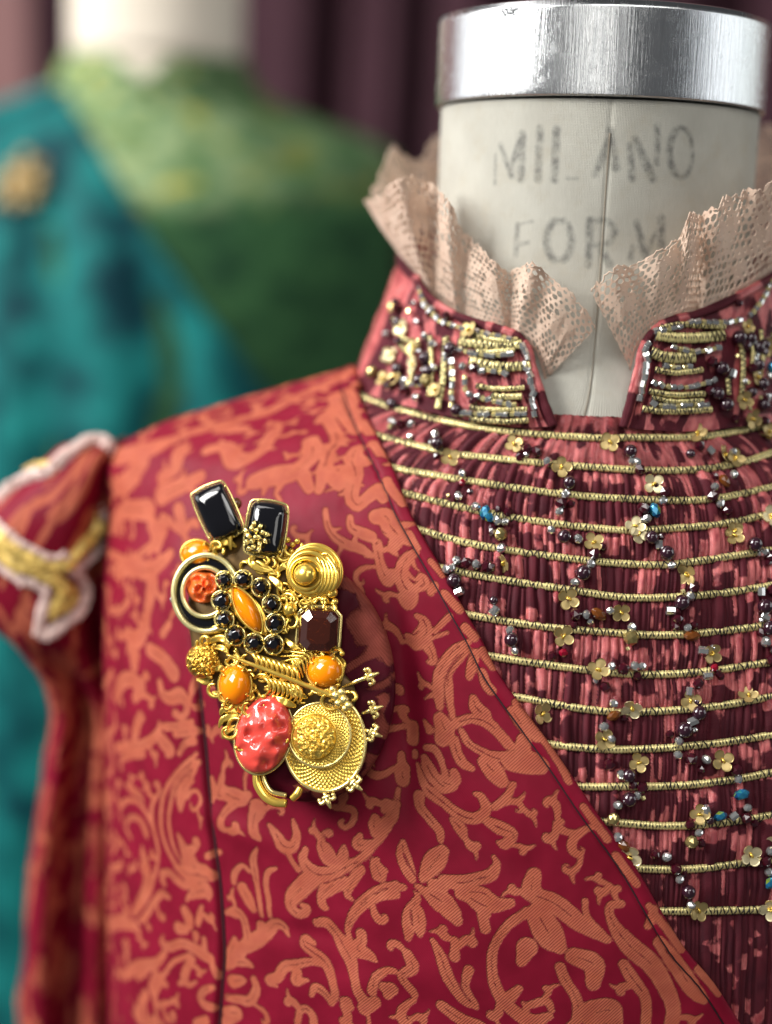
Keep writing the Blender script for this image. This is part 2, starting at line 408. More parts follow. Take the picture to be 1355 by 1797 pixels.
# metal cap: a lathe round the neck axis
zc0 = yp(1050, 197, Y0)[2]; zc1 = yp(1055, 42, Y0)[2]
prof = [(5.0, zc0 - .02), (5.40, zc0), (5.47, zc0 + .05), (5.48, zc0 + .3), (5.47, zc1 - .28), (5.44, zc1 - .12), (5.34, zc1 - .03), (5.15, zc1), (4.2, zc1 + .03), (2, zc1 + .06), (0.01, zc1 + .07)]
pa = np.linspace(0, 2 * np.pi, 160, endpoint=False); pf = cat(prof, 3)
zh = pf[:, 1]
Vc = np.stack([X0 + pf[:, :1] * np.sin(pa), Y0 - pf[:, :1] * np.cos(pa), np.broadcast_to(pf[:, 1:], (len(pf), 160))], -1)
dent = np.exp(-((np.sin(pa - math.radians(-38)) * 5.4 / .35) ** 2)[None] - (((pf[:, 1] - zc1 + .35) / .22) ** 2)[:, None]) * (np.cos(pa - math.radians(-38)) > 0)
Vc[..., 1] += dent * 0.06
m = Mt('brushed_aluminium'); cl = m.attr('cl').outputs['Vector']
st = m.noise(m.scale(cl, (7, .25, 1)), 2.2, 5, .65); sc = m.noise(m.scale(cl, (.5, 26, 1)), 2, 4, .7); blot = m.noise(cl, 1.6, 4, .6)
m.color(m.mix(m.ramp(st, .3, .7), (0.80, 0.81, 0.82, 1), (0.62, 0.64, 0.66, 1))); m.set(Metallic=1.0)
m.rough(m.math('ADD', m.ramp(st, .3, .7, .17, .28), m.ramp(blot, .5, .8, 0, .10))); m.bump(st, 0.0004, .3); m.bump(sc, 0.00006, .4)
cu = np.stack(np.broadcast_arrays(pa[None] * 5.4, pf[:, 1:], 0 * pa[None]), -1)
ALU = m.m
mk('neck_cap', Vc.reshape(-1, 3), [grid_faces(len(pf), 160, True)], ALU, FORM, attrs={'cl': cu.reshape(-1, 3)})
# dull scrape on the rim of the cap
acc = Acc()
for k in range(26):
    t = math.radians(-39 + random.gauss(0, 2.0)); zz = zc1 - .22 - abs(random.gauss(0, .12)) * (1 if k % 4 else 3)
    c = (X0 + 5.475 * math.sin(t), Y0 - 5.475 * math.cos(t), zz)
    acc.add(*sphere(c, (random.uniform(.03, .08), .008, random.uniform(.02, .05)), 8, 4, basis((math.sin(t), -math.cos(t), 0))[[0, 2, 1]]))
acc.mk('scrape', simple('scraped_metal', (.30, .31, .32, 1), .6, .7), FORM)
# ------------------------------------------------------------------ beaded bodice
BOD = empty('beaded_bodice', (X0, 46, -8), 'dark red pleated bodice with gold cords, beaded stand collar and cream lace ruffle', 'bodice')
EDGE_PX = [(612, 640), (633, 693), (649, 735), (667, 776), (698, 840), (722, 903), (745, 947), (771, 992), (796, 1036), (818, 1076), (844, 1122), (870, 1175), (903, 1224), (937, 1270), (975, 1323), (1034, 1410), (1104, 1508), (1153, 1593), (1195, 1659), (1245, 1719), (1294, 1796), (1350, 1880), (1400, 1960)]
EDGE = np.array([e for e in (at(*p) for p in cat(EDGE_PX[1:], 4)) if e is not None])
EDGE = EDGE[np.argsort(-EDGE[:, 1])]
def edge_phi(z): return np.interp(-np.asarray(z, float), -EDGE[:, 1], EDGE[:, 0])
CORDS = [[(600, 690), (658, 708), (700, 722), (783, 743), (865, 757), (945, 765), (1050, 771), (1108, 770), (1217, 770), (1290, 760), (1355, 746), (1420, 730)],
 [(620, 752), (671, 770), (783, 798), (870, 808), (945, 815), (1108, 827), (1217, 827), (1300, 815), (1355, 798), (1420, 782)],
 [(650, 815), (701, 827), (837, 849), (1000, 871), (1135, 879), (1244, 879), (1355, 857), (1420, 842)],
 [(660, 858), (709, 868), (837, 898), (945, 917), (1081, 932), (1162, 930), (1260, 922), (1355, 903), (1420, 890)],
 [(690, 918), (737, 932), (837, 958), (1000, 982), (1135, 993), (1217, 987), (1355, 966), (1420, 955)],
 [(740, 988), (788, 1001), (891, 1020), (1000, 1036), (1108, 1050), (1244, 1044), (1355, 1028), (1420, 1016)],
 [(780, 1068), (826, 1080), (945, 1099), (1054, 1109), (1162, 1115), (1271, 1107), (1355, 1096), (1420, 1086)],
 [(820, 1141), (870, 1153), (1000, 1172), (1108, 1183), (1217, 1180), (1355, 1161), (1420, 1150)],
 [(870, 1216), (919, 1225), (1013, 1242), (1090, 1249), (1178, 1246), (1266, 1237), (1355, 1221), (1420, 1210)],
 [(910, 1297), (962, 1305), (1055, 1314), (1160, 1312), (1266, 1302), (1355, 1288), (1420, 1278)],
 [(960, 1376), (1010, 1379), (1097, 1379), (1196, 1377), (1283, 1367), (1355, 1354), (1420, 1345)],
 [(1040, 1439), (1087, 1442), (1160, 1447), (1248, 1444), (1355, 1428), (1420, 1420)],
 [(1060, 1519), (1111, 1521), (1160, 1523), (1231, 1521), (1355, 1505), (1420, 1496)],
 [(1100, 1597), (1153, 1596), (1231, 1596), (1355, 1593), (1420, 1588)]]
CP = [at_path(c, 8) for c in CORDS]
CP = [c[np.argsort(c[:, 0])] for c in CP]

# pleats: break points along the front, hidden cloth in every fold
def make_breaks():
    r = random.Random(3); x = -9.0; out = [x]
    while x < 11.5:
        g = math.exp(-((x - 1.35) / .9) ** 2)
        w_ = r.choice([.08, .09, .10, .12, .14, .18, .22, .28]) if r.random() > g * .8 else r.uniform(.07, .10)
        if x > 2.6 and r.random() < .22: w_ = r.uniform(.32, .55)
        x += w_; out.append(x)
    return np.array(out)
BR = make_breaks()
def pleat_panel():
    zr = np.concatenate([np.linspace(-5.0, -24.5, 380), np.linspace(-24.8, -31, 20)])
    s = np.concatenate([np.linspace(0, 1, 820), 1 + np.linspace(.02, 1, 24)])
    PHI = np.zeros((len(zr), len(s))); pe = edge_phi(zr) - 0.06; pR = math.radians(52)
    f = s <= 1
    PHI[:, f] = pe[:, None] + (pR - pe)[:, None] * s[f][None]
    PHI[:, ~f] = pR + (math.pi * .98 - pR) * (s[~f] - 1)[None]
    Z = np.broadcast_to(zr[:, None], PHI.shape)
    zc = np.stack([np.interp(PHI[0 if False else slice(None)], c[:, 0], c[:, 1]) for c in CP], -1)   # cord heights at every vertex
    k = (zc > Z[..., None]).sum(-1)                      # number of cords above
    up = np.where(k > 0, np.take_along_axis(zc, np.clip(k - 1, 0, 13)[..., None], -1)[..., 0], zc[..., 0] + .9)
    dn = np.where(k < 14, np.take_along_axis(zc, np.clip(k, 0, 13)[..., None], -1)[..., 0], zc[..., 13] - 6)
    fr = np.clip((up - Z) / (up - dn + 1e-6), 0, 1); last = (k == 14)
    # u: near-vertical pleat coordinate on the chest
    u = (PHI) * 11.0
    uw = u + 0.10 * (vnoise(u * .9, Z * .35, 5) - .5) + np.where(last, 0, 0.06 * (_h(np.floor(u * 1.5), k, 2) - .5) + .05 * np.sin(k * 2.1)) + .05 * (vnoise(u * 2.2, Z * 1.3, 15) - .5)
    i = np.clip(np.searchsorted(BR, uw) - 1, 0, len(BR) - 2); wd = BR[i + 1] - BR[i]; t = (uw - BR[i]) / wd
    hid = _h(i * 1.0, 0 * i, 9)
    tt = t ** (1.25)
    ridge = (1 - np.abs(2 * tt - 1) ** 3.6)
    amp = np.minimum(0.13, .50 * wd + .02) * (.6 + .7 * _h(i * 1.0, np.where(last, 20, k) * 1.0, 4))
    pinch = np.where(last, .6 + .5 * np.clip(fr * 4, 0, 1), .72 + .3 * np.sin(np.pi * fr) ** .6)
    puff = np.where(last, 0.08 * np.clip(fr * 6, 0, 1), .10 * np.sin(np.pi * fr) ** .7)
    off = .03 + amp * ridge * pinch * 1.15 + puff + .022 * (vnoise(u * 6, Z * 4, 21) - .5) * ridge + .022 * (vnoise(uw * 24, Z * 1.2, 33) - .5) * ridge * np.clip(wd * 4, 0, 1)
    flat = np.clip((PHI - math.radians(52)) / .1, 0, 1); off = off * (1 - flat) + .05 * flat
    # woven patches: an area pattern of the flat cloth, interrupted by every fold
    cu = uw * 1.5 + np.floor(hid * 9) * .7; cv = -Z * 1.7 + hid * 1.3 + .8 * k
    n = fbm(cu, cv, 31, 2) + .18 * (vnoise(uw * 5, -Z * 5, 8) - .5)
    thr = .532 + .085 * np.clip((-Z - 8) / 10, 0, 1) + .085 * np.where(last, 1, 0)
    pat = n - thr
    V = SO(PHI, Z, off)
    cl = np.stack([uw + hid * 3, -Z, ridge], -1)
    return V, pat, cl
V, pat, cl = pleat_panel()
m = Mt('pleated_cloth'); cl_ = m.attr('cl').outputs['Vector']; sd = m.attr('pat').outputs['Fac']
e = m.math('ADD', sd, m.math('MULTIPLY', m.math('SUBTRACT', m.noise(m.scale(cl_, (1, .5, 0)), 14, 3), .5), .16))
f = m.ramp(e, -.025, .04)
hb = m.wave(m.scale(cl_, (1, 1, 0)), 9.5, 'DIAGONAL', 1.5); hb2 = m.wave(m.scale(cl_, (.5, 1, 0)), 8, 'Y', 3.0)
nn = m.noise(cl_, 1.1, 3)
base = m.mix(m.ramp(nn, .3, .7), (0.150, 0.015, 0.027, 1), (0.070, 0.007, 0.015, 1))
base = m.mix(m.math('MULTIPLY', m.math('ADD', hb, hb2), .30), base, (0.03, 0.004, 0.008, 1))
pk = m.mix(m.ramp(m.noise(cl_, 2.4, 3), .36, .64), (0.74, 0.20, 0.19, 1), (0.34, 0.045, 0.055, 1))
pk = m.mix(m.math('MULTIPLY', m.wave(m.scale(cl_, (1, .12, 0)), 11, 'X', 2.0), .35), pk, (0.42, 0.05, 0.06, 1))
m.color(m.mix(f, base, pk)); m.rough(m.ramp(f, 0, 1, .6, .30)); m.set(Sheen_Weight=.0); m.l(m.ramp(f, 0, 1, .22, .6), m.b.inputs['Specular IOR Level'])
m.bump(f, .0002, .8); m.bump(m.math('ADD', hb, hb2), .00012, .55); m.bump(m.noise(cl_, 30, 2), .0001, .4)
PLEAT = m.m
mk('pleated_panel', V.reshape(-1, 3), [grid_faces(V.shape[0], V.shape[1])], PLEAT, BOD, attrs={'pat': pat.ravel(), 'cl': cl.reshape(-1, 3)})

# gold cords with a black zigzag stitch over them
def cord(P, N, hw, hh, parent, name='gold_cord', period=.235, label=None):
    # P path, N outward normals
    T_ = np.gradient(P, axis=0); L = np.concatenate([[0], np.cumsum(np.linalg.norm(np.diff(P, axis=0), axis=1))])
    m_ = max(20, int(L[-1] / .028)); l = np.linspace(0, L[-1], m_)
    Q = np.stack([np.interp(l, L, P[:, i]) for i in range(3)], -1); Nn = np.stack([np.interp(l, L, N[:, i]) for i in range(3)], -1)
    wig = .05 * (vnoise(l * 1.3, 0 * l, len(name) + len(P)) - .5)
    r = hw * (1 + .10 * np.sin(l * 2 * np.pi / .095) + .12 * (vnoise(l * 3, 0 * l, 4) - .5))
    o = Acc(); V, F = tube(Q + Nn * wig[:, None], r, 10, N=Nn, flat=hh / hw); o.add(V, F)
    c = o.mk(name, CORDGOLD, parent, label=label)
    # zigzag
    rr = random.Random(len(P) + m_); B = np.cross(np.gradient(Q, axis=0), Nn); B /= np.linalg.norm(B, axis=1)[:, None] + 1e-12
    z = []; x = 0; sgn = 1
    while x < L[-1]:
        j = min(m_ - 1, int(x / L[-1] * (m_ - 1)))
        amp = hw * rr.uniform(1.05, 1.35)
        z.append(Q[j] + B[j] * sgn * amp + Nn[j] * (hh * .1))
        x += period * .5 * rr.uniform(.75, 1.2) * (.25 if sgn < 0 and rr.random() < .2 else 1); 
        j = min(m_ - 1, int(x / L[-1] * (m_ - 1)) )
        jm = max(0, j - 2)
        z.append((Q[jm]) + Nn[jm] * (hh + .018)); sgn = -sgn
    V, F = tube(np.array(z), .024, 4, cap=False); a2 = Acc(); a2.add(V, F); a2.mk('zigzag_stitch', THREAD, c)
    return c
for c in CP:
    P = SO(c[:, 0], c[:, 1], np.full(len(c), .155)); N = SN(c[:, 0], c[:, 1])
    cord(P, N, .115, .08, BOD)

# ---- stand collar
def ell(px, py, ax, ay):
    """angle and height where the ray of a pixel meets an upright elliptic cylinder round the neck"""
    d = ray(px, py); dx, dy = d[0] / ax, d[1] / ay; ox, oy = -X0 / ax, -Y0 / ay
    a = dx * dx + dy * dy; b = ox * dx + oy * dy; c = ox * ox + oy * oy - 1; D = b * b - a * c
    t = (-b - math.sqrt(max(D, 0))) / a if D > 0 else -b / a
    p = d * t; return math.atan2((p[0] - X0) / ax, -(p[1] - Y0) / ay), p[2]
CB, CT = (7.95, 6.45), (6.5, 5.98)
def csurf(psi, t, z):
    ax = CB[0] + (CT[0] - CB[0]) * t; ay = CB[1] + (CT[1] - CB[1]) * t
    return np.stack([X0 + ax * np.sin(psi), Y0 - ay * np.cos(psi), z], -1)
def collar(cols, side):
    """cols: (bottom px, top px) from the front edge round to the side"""
    B = np.array([ell(*b, *CB) for b, t in cols]); Tt = np.array([ell(*t, *CT) for b, t in cols])
    sgn = -1 if side == 'L' else 1
    # carry the band on round the back of the neck
    for a in (120, 150, 178):
        B = np.vstack([B, [sgn * math.radians(a), -3.9 - .2 * (a / 180)]]); Tt = np.vstack([Tt, [sgn * math.radians(a), .4 + (a - 120) / 60 * .6]])
    Bs, Ts = cat(B, 14), cat(Tt, 14)
    t = np.linspace(0, 1, 30)
    psi = Bs[:, 0][None] * (1 - t)[:, None] + Ts[:, 0][None] * t[:, None]; z = Bs[:, 1][None] * (1 - t)[:, None] + Ts[:, 1][None] * t[:, None]
    P = csurf(psi, t[:, None], z)
    u = np.broadcast_to((np.arange(len(Bs)) * .19)[None], psi.shape); v = t[:, None] * 3.4 + 0 * psi
    n = fbm(u * 1.5 + (7 if side == 'L' else 20), v * 1.4, 77, 2)
    wr = .05 * (fbm(u * 2.5, v * 2.5, 5) - .5)
    Nn = np.stack([np.sin(psi), -np.cos(psi), .25 + 0 * psi], -1); P = P + Nn * wr[..., None]
    cl = np.stack([u, v, 0 * u], -1); pat = n - .47
    V = np.concatenate([P.reshape(-1, 3), (P - Nn * .14).reshape(-1, 3)])
    h, w_ = psi.shape; F = [grid_faces(h, w_), grid_faces(h, w_, base=h * w_)[:, ::-1]]
    o = mk('stand_collar', V, F, PLEAT, BOD, attrs={'pat': np.tile(pat.ravel(), 2), 'cl': np.tile(cl.reshape(-1, 3), (2, 1))})
    # rolled edge along the top and down the front opening
    path = np.concatenate([P[:, 0][:-1], P[-1]]); path = cat(path[::3], 3)
    Vt, Ft = tube(path, .15 + .03 * (vnoise(np.arange(len(path)) * .35, np.zeros(len(path)), 3) - .5), 9)
    uu = np.repeat(np.arange(len(path)) * .06, 9)
    pt = fbm(uu * 1.7, 0 * uu, 12, 2) - .5
    mk('collar_piping', Vt, Ft, PLEAT, BOD, attrs={'pat': pt, 'cl': np.stack([uu, np.tile(np.arange(9) * .1, len(path)), 0 * uu], -1)})
    return bvh_grid(P), P
CL_L = collar([((972, 748), (926, 612)), ((950, 749), (908, 590)), ((915, 750), (880, 579)), ((870, 745), (840, 568)), ((800, 733), (795, 552)), ((725, 715), (756, 525)), ((668, 700), (733, 496)), ((642, 692), (722, 482))], 'L')
CL_R = collar([((1093, 750), (1128, 612)), ((1112, 752), (1142, 588)), ((1145, 755), (1170, 566)), ((1210, 757), (1228, 550)), ((1290, 750), (1296, 520)), ((1360, 740), (1345, 492)), ((1420, 722), (1372, 470)), ((1450, 705), (1385, 462))], 'R')
def at_c(px, py, off=.1):
    for b in (CL_L[0], CL_R[0]):
        h = b.ray_cast(Vector((0, 0, 0)), Vector(ray(px, py)))
        if h[0] is not None:
            n = np.array(h[1]); p = np.array(h[0]); rad = np.array([p[0] - X0, p[1] - Y0, 0])
            if n @ rad < 0: n = -n
            return p + n * off, n
    h = at(px, py)
    if h is None: return None
    return SO(np.array(h[0]), np.array(h[1]), np.array(off + .1)), SN(np.array(h[0]), np.array(h[1]))

# ---- bead meshes
def bead_mesh(name, V, F, mat, smooth):
    me = mesh_np(name, np.asarray(V) * .01, F, smooth); me.materials.append(mat); return me
def facet(r, rings=4, seg=6, ax=1.0):
    th = np.linspace(.25, np.pi - .25, rings); ph = np.linspace(0, 2 * np.pi, seg, endpoint=False)
    V = []
    for k, t in enumerate(th):
        V += [(math.cos(t) * r * ax, math.sin(t) * r * math.cos(p + (k % 2) * math.pi / seg), math.sin(t) * r * math.sin(p + (k % 2) * math.pi / seg)) for p in ph]
    F = []; 
    for k in range(rings - 1):
        for j in range(seg):
            a, b = k * seg + j, k * seg + (j + 1) % seg; c, d = a + seg, b + seg
            if k % 2 == 0: F += [(a, b, c), (b, d, c)]
            else: F += [(a, b, d), (a, d, c)]
    return np.array(V), [np.array(F), np.array([list(range(seg))[::-1], [(rings - 1) * seg + j for j in range(seg)]])]
def rtube(r, l, seg=6, hole=.45):
    x = np.array([-l, -l * .85, l * .85, l]) * .5; rr = np.array([r * .8, r, r, r * .8]); ph = np.linspace(0, 2 * np.pi, seg, endpoint=False) + .3
    V = [(a, b * math.cos(p), b * math.sin(p)) for a, b in zip(x, rr) for p in ph]
    V += [(a, r * hole * math.cos(p), r * hole * math.sin(p)) for a in (x[0], x[-1]) for p in ph]
    F = list(grid_faces(4, seg, True)); j = np.arange(seg); j2 = (j + 1) % seg
    F += list(np.stack([4 * seg + j, 4 * seg + j2, j2, j], -1)) + list(np.stack([3 * seg + j, 3 * seg + j2, 5 * seg + j2, 5 * seg + j], -1))
    return np.array(V), [np.array(F)]
def torus(R, r, n=16, k=8):
    a = np.linspace(0, 2 * np.pi, n, endpoint=False)
    return tube(np.stack([R * np.cos(a), R * np.sin(a), 0 * a], -1), r, k, closed=True)
def flower():
    """four-lobed cupped sequin with a hole"""
    na, nr = 48, 6; a = np.linspace(0, 2 * np.pi, na, endpoint=False); R = .32 * (.52 + .48 * np.abs(np.cos(2 * a)) ** .55)
    V = []
    for i, s in enumerate(np.linspace(.2, 1, nr)):
        rr = np.maximum(.055, R * s) if i else np.full(na, .055)
        z = .02 + .07 * (rr / .3) ** 1.5 - .02 * np.sin(2 * a) ** 2 * s
        V.append(np.stack([rr * np.cos(a), rr * np.sin(a), z], -1))
    top = np.concatenate(V); V = np.concatenate([top, top - [0, 0, .018]]); g = grid_faces(nr, na, True)
    j = np.arange(na); j2 = (j + 1) % na; e = (nr - 1) * na
    return V, [g, g[:, ::-1] + nr * na, np.stack([e + j, e + j2, e + j2 + nr * na, e + j + nr * na], -1)[:, ::-1]]
V_, F_ = sphere((0, 0, 0), .225, 20, 12)
ME = {'D': bead_mesh('round_bead', V_, F_, GARNET, True)}
V_, F_ = facet(.185, 4, 6); ME['d'] = bead_mesh('faceted_bead', V_, F_, DARKRED, False)
V_, F_ = facet(.155, 5, 7, .85); ME['S'] = bead_mesh('crystal_bead', V_, F_, CRYST, False)
V_, F_ = rtube(.125, .28, 6); ME['T'] = bead_mesh('bugle_bead', V_, F_, CRYST, False)
V_, F_ = rtube(.10, .21, 6); ME['t'] = bead_mesh('bugle_bead', V_, F_, CRYST, False)
V_, F_ = rtube(.085, .15, 6); ME['g'] = bead_mesh('seed_bead', V_, F_, PALEGOLD, False)
V_, F_ = facet(.215, 5, 8); ME['G'] = bead_mesh('faceted_bead', V_, F_, SMOKE, False)
V_, F_ = facet(.16, 5, 6, 1.5); ME['A'] = bead_mesh('oval_bead', V_, F_, AMBER, False)
V_, F_ = facet(.16, 5, 6, 1.4); ME['I'] = bead_mesh('faceted_bead', V_, F_, IRID, False)
V_, F_ = facet(.13, 4, 6); ME['R'] = bead_mesh('faceted_bead', V_, F_, RUBY, False)
V_, F_ = flower(); ME['F'] = bead_mesh('flower_sequin', V_, F_, SEQ, True); ME['f'] = bead_mesh('flower_sequin', V_, F_, SEQB, True)
V_, F_ = torus(.055, .035, 10, 6); ME['c'] = bead_mesh('center_bead', V_, F_, GOLD, True)
NM = {'D': 'round_bead', 'd': 'faceted_bead', 'S': 'crystal_bead', 'T': 'bugle_bead', 't': 'bugle_bead', 'g': 'seed_bead', 'G': 'faceted_bead', 'A': 'oval_bead', 'I': 'faceted_bead', 'R': 'faceted_bead', 'F': 'flower_sequin', 'f': 'flower_sequin'}
LB = {'I': 'iridescent blue bead', 'A': 'amber bead', 'G': 'smoky gold bead', 'R': 'ruby red bead'}
def place(kind, p, n, ang, parent, s=1.0, tilt=0.0):
    o = bpy.data.objects.new(NM[kind], ME[kind]); COL.objects.link(o); o.parent = parent
    b = basis(n + tilt * RNG.normal(size=3), None, ang); L = CM(p) - ORG[parent.name]
    o.matrix_local = Matrix.Translation(Vector(L)) @ Matrix(b.T.tolist()).to_4x4() @ Matrix.Scale(s, 4)
    if kind in LB: o['label'] = LB[kind]
    if kind in 'Ff':
        c = bpy.data.objects.new('center_bead', ME['c']); COL.objects.link(c); c.parent = o
        c.matrix_local = Matrix.Translation(Vector((.0002, 0, .0004))) @ Matrix.Rotation(1.2, 4, 'Y')
    return o
BEADS = [((860, 740), 250 / 1355, 'F245,245 d360,290 d455,310 S550,410 F680,460 D750,610 S715,715 d670,800 S655,880 F1125,220 D1310,310 S1330,405 S150,980 S85,975 S580,1050'),
 ((1105, 740), 250 / 1355, 'F600,140 F1260,190 d620,260 T725,310 F850,350 F960,390 S930,330 A860,600 S770,650 d750,740 S820,810 d890,870 f1300,930 f200,620 d70,480 S40,410 d310,700 S290,780 I215,870 d110,850 S140,945 f30,1020 F960,1060 S945,540 F1150,50'),
 ((860, 930), 250 / 1355, 'G110,65 S115,195 F140,330 d10,370 D700,85 S830,105 F975,135 d985,245 S950,340 D880,425 S800,510 F740,665 d805,805 S905,810 A1020,805 S1130,775 F1230,790 F690,1010 T50,780 S195,960 D210,1050 S240,1150 S1330,930 G1320,1030'),
 ((1105, 930), 250 / 1355, 'f60,60 D180,95 T255,160 D325,240 S375,355 F520,440 d580,560 S545,640 D465,700 T365,770 d430,850 S520,935 A560,1010 F960,80 D1140,160 S1230,235 d1300,270 f1370,-10 T1205,600 d1310,590 D1235,740 T1245,830 D1280,940 S1250,1060 S1350,400'),
 ((860, 1120), 250 / 1355, 'R690,140 F1020,300 S1140,265 d1250,290 d1080,460 S1160,615 A1160,730 f1330,660 S1070,835 F1070,960 S1140,950 F490,710'),
 ((1105, 1120), 250 / 1355, 'S1250,45 F750,150 T665,120 R770,280 T710,355 d620,430 T540,500 F555,590 F1090,540 D625,705 T570,780 D490,860 S440,970 S30,265 S95,265 d1310,210'),
 ((1000, 1310), 355 / 1355, 'F450,100 d255,110 S330,180 D380,185 S705,50 d790,75 S890,80 F1000,90 d1090,150 S1100,210 I1120,310 S1160,395 d1150,465 T1070,450 I980,450 T890,410 F850,440 G790,620 S840,560 G280,470 S310,380 D385,340 S435,320 d470,265 S310,590 A350,650 f390,720 S630,720 d690,800 S715,870 D770,950 F835,1080 S790,1040 f1180,710 S1310,680 d1280,750 S1300,820 I1310,890 f1310,1070 f1350,620'),
 ((640, 680), 240 / 1078, 'S255,320 d310,340 S400,340 S585,410 D600,490 S560,480 F690,590 S785,710 R785,780 S755,880 S890,960 I960,1010 I985,1040 S1045,1060 S740,1380 S660,1450 S700,1440 D720,1540 d810,1400 S890,1410 d970,1430 T755,1620 T1030,1765')]
def parse(st):
    for it in st.split():
        x, y = it[1:].split(','); yield it[0], float(x), float(y)
for o, s, st in BEADS:
    for k, x, y in parse(st):
        h = at(o[0] + x * s, o[1] + y * s)
        if h is None: continue
        ph, z = np.array(h[0]), np.array(h[1])
        off = {'F': .30, 'f': .33, 'D': .39, 'G': .38}.get(k, .34)
        place(k, SO(ph, z, np.array(off)), SN(ph, z), random.uniform(0, 6.28), BOD, random.uniform(.9, 1.1), .38 if k in 'Ff' else .12)

rk = random.Random(9)
for o, s, st in BEADS:
    for k, x, y in parse(st):
        if k in 'FfI' or rk.random() > .5: continue
        a_ = rk.uniform(0, 6.28); h = at(o[0] + x * s + 19 * math.cos(a_), o[1] + y * s + 19 * math.sin(a_))
        if h is None or h[0] < float(edge_phi(h[1])) + .03: continue
        ph, z = np.array(h[0]), np.array(h[1]); place(rk.choice('dddDSg'), SO(ph, z, np.array(.27)), SN(ph, z), rk.uniform(0, 6.28), BOD, rk.uniform(.62, .85), .15)

# ---- collar embroidery: cords and strings of bugle beads
def zpx(o, s, pts): return [(o[0] + x * s, o[1] + y * s) for x, y in pts]
ZL, SL = (620, 440), 370 / 1355; ZR, SR = (1040, 440), 315 / 1355
def cpath(pts, off, n=8):
    r = [at_c(x, y, off) for x, y in cat(pts, n)]; r = [q for q in r if q is not None]
    return np.array([q[0] for q in r]), np.array([q[1] for q in r])
for o, s, pts, hw in [(ZL, SL, [(690, 585), (780, 598), (900, 612), (1000, 615), (1080, 605)], .15), (ZL, SL, [(760, 705), (860, 735), (960, 750), (1060, 748), (1130, 742)], .15),
                  (ZL, SL, [(900, 935), (1000, 942), (1090, 938)], .10), (ZL, SL, [(760, 1085), (900, 1098), (1020, 1100), (1130, 1092)], .09), (ZL, SL, [(605, 560), (600, 700), (585, 860), (555, 1020)], .11),
                  (ZL, SL, [(780, 545), (900, 572), (1050, 592)], .09), (ZL, SL, [(790, 650), (900, 655), (1050, 640)], .08), (ZL, SL, [(800, 870), (920, 890), (1100, 885)], .08), (ZL, SL, [(760, 1010), (900, 1025), (1120, 1022)], .08), (ZL, SL, [(505, 560), (520, 760), (500, 940)], .09), (ZL, SL, [(300, 600), (400, 700), (380, 860)], .08), (ZL, SL, [(270, 440), (330, 560), (440, 620)], .08),
                  (ZR, SR, [(480, 590), (620, 560), (800, 570), (980, 575)], .09), (ZR, SR, [(470, 900), (620, 925), (820, 900)], .09), (ZR, SR, [(420, 1060), (600, 1090), (830, 1080)], .09), (ZR, SR, [(440, 1110), (620, 1140), (820, 1130)], .07), (ZR, SR, [(1170, 560), (1190, 700), (1180, 900)], .09), (ZR, SR, [(1250, 600), (1260, 800), (1230, 1000)], .08),
                  (ZR, SR, [(480, 640), (560, 655), (660, 662), (780, 660), (900, 650), (980, 640)], .16), (ZR, SR, [(450, 770), (520, 800), (640, 812), (760, 805)], .17),
                  (ZR, SR, [(380, 1195), (520, 1215), (700, 1212), (880, 1200)], .10), (ZR, SR, [(1112, 740), (1118, 850), (1112, 980), (1105, 1100)], .10), (ZR, SR, [(1005, 960), (1010, 1090)], .08)]:
    P, N = cpath(zpx(o, s, pts), .12)
    if len(P) > 3: cord(P, N, hw, .06, BOD, 'collar_cord', .2)
STR = [(ZL, SL, [(790, 518), (900, 548), (1060, 578)], 'tg'), (ZL, SL, [(690, 640), (800, 668), (900, 680), (1050, 665)], 'tgt'), (ZL, SL, [(815, 775), (920, 782), (1010, 800)], 'tg'),
       (ZL, SL, [(1085, 600), (1105, 660), (1125, 760), (1140, 840), (1155, 910), (1155, 1000), (1190, 1085)], 't'), (ZL, SL, [(790, 940), (900, 968), (1000, 992), (1070, 990)], 'tg'), (ZL, SL, [(700, 1045), (820, 1052), (940, 1056), (1120, 1050)], 'ttg'),
       (ZL, SL, [(645, 700), (650, 850), (645, 1010)], 'tg'), (ZL, SL, [(730, 800), (730, 900)], 'gt'), (ZL, SL, [(430, 150), (450, 280), (500, 390), (590, 465), (680, 495), (760, 520)], 'tg'), (ZL, SL, [(330, 850), (420, 870), (500, 850)], 'tg'),
       (ZR, SR, [(460, 610), (590, 590), (660, 570), (740, 540), (860, 545), (1000, 545), (1110, 520)], 'tgt'), (ZR, SR, [(1150, 500), (1220, 430), (1280, 330), (1330, 240)], 'tg'), (ZR, SR, [(580, 725), (680, 755), (800, 765), (930, 735)], 'tg'), (ZR, SR, [(520, 865), (640, 885), (760, 872)], 'tg'),
       (ZR, SR, [(425, 690), (395, 760), (405, 850), (395, 920), (375, 1000), (355, 1080), (345, 1130)], 't'), (ZR, SR, [(430, 990), (540, 1025), (680, 1035), (800, 1015), (920, 970)], 'ttg'), (ZR, SR, [(430, 1150), (560, 1180), (700, 1165), (860, 1165)], 'tgt')]
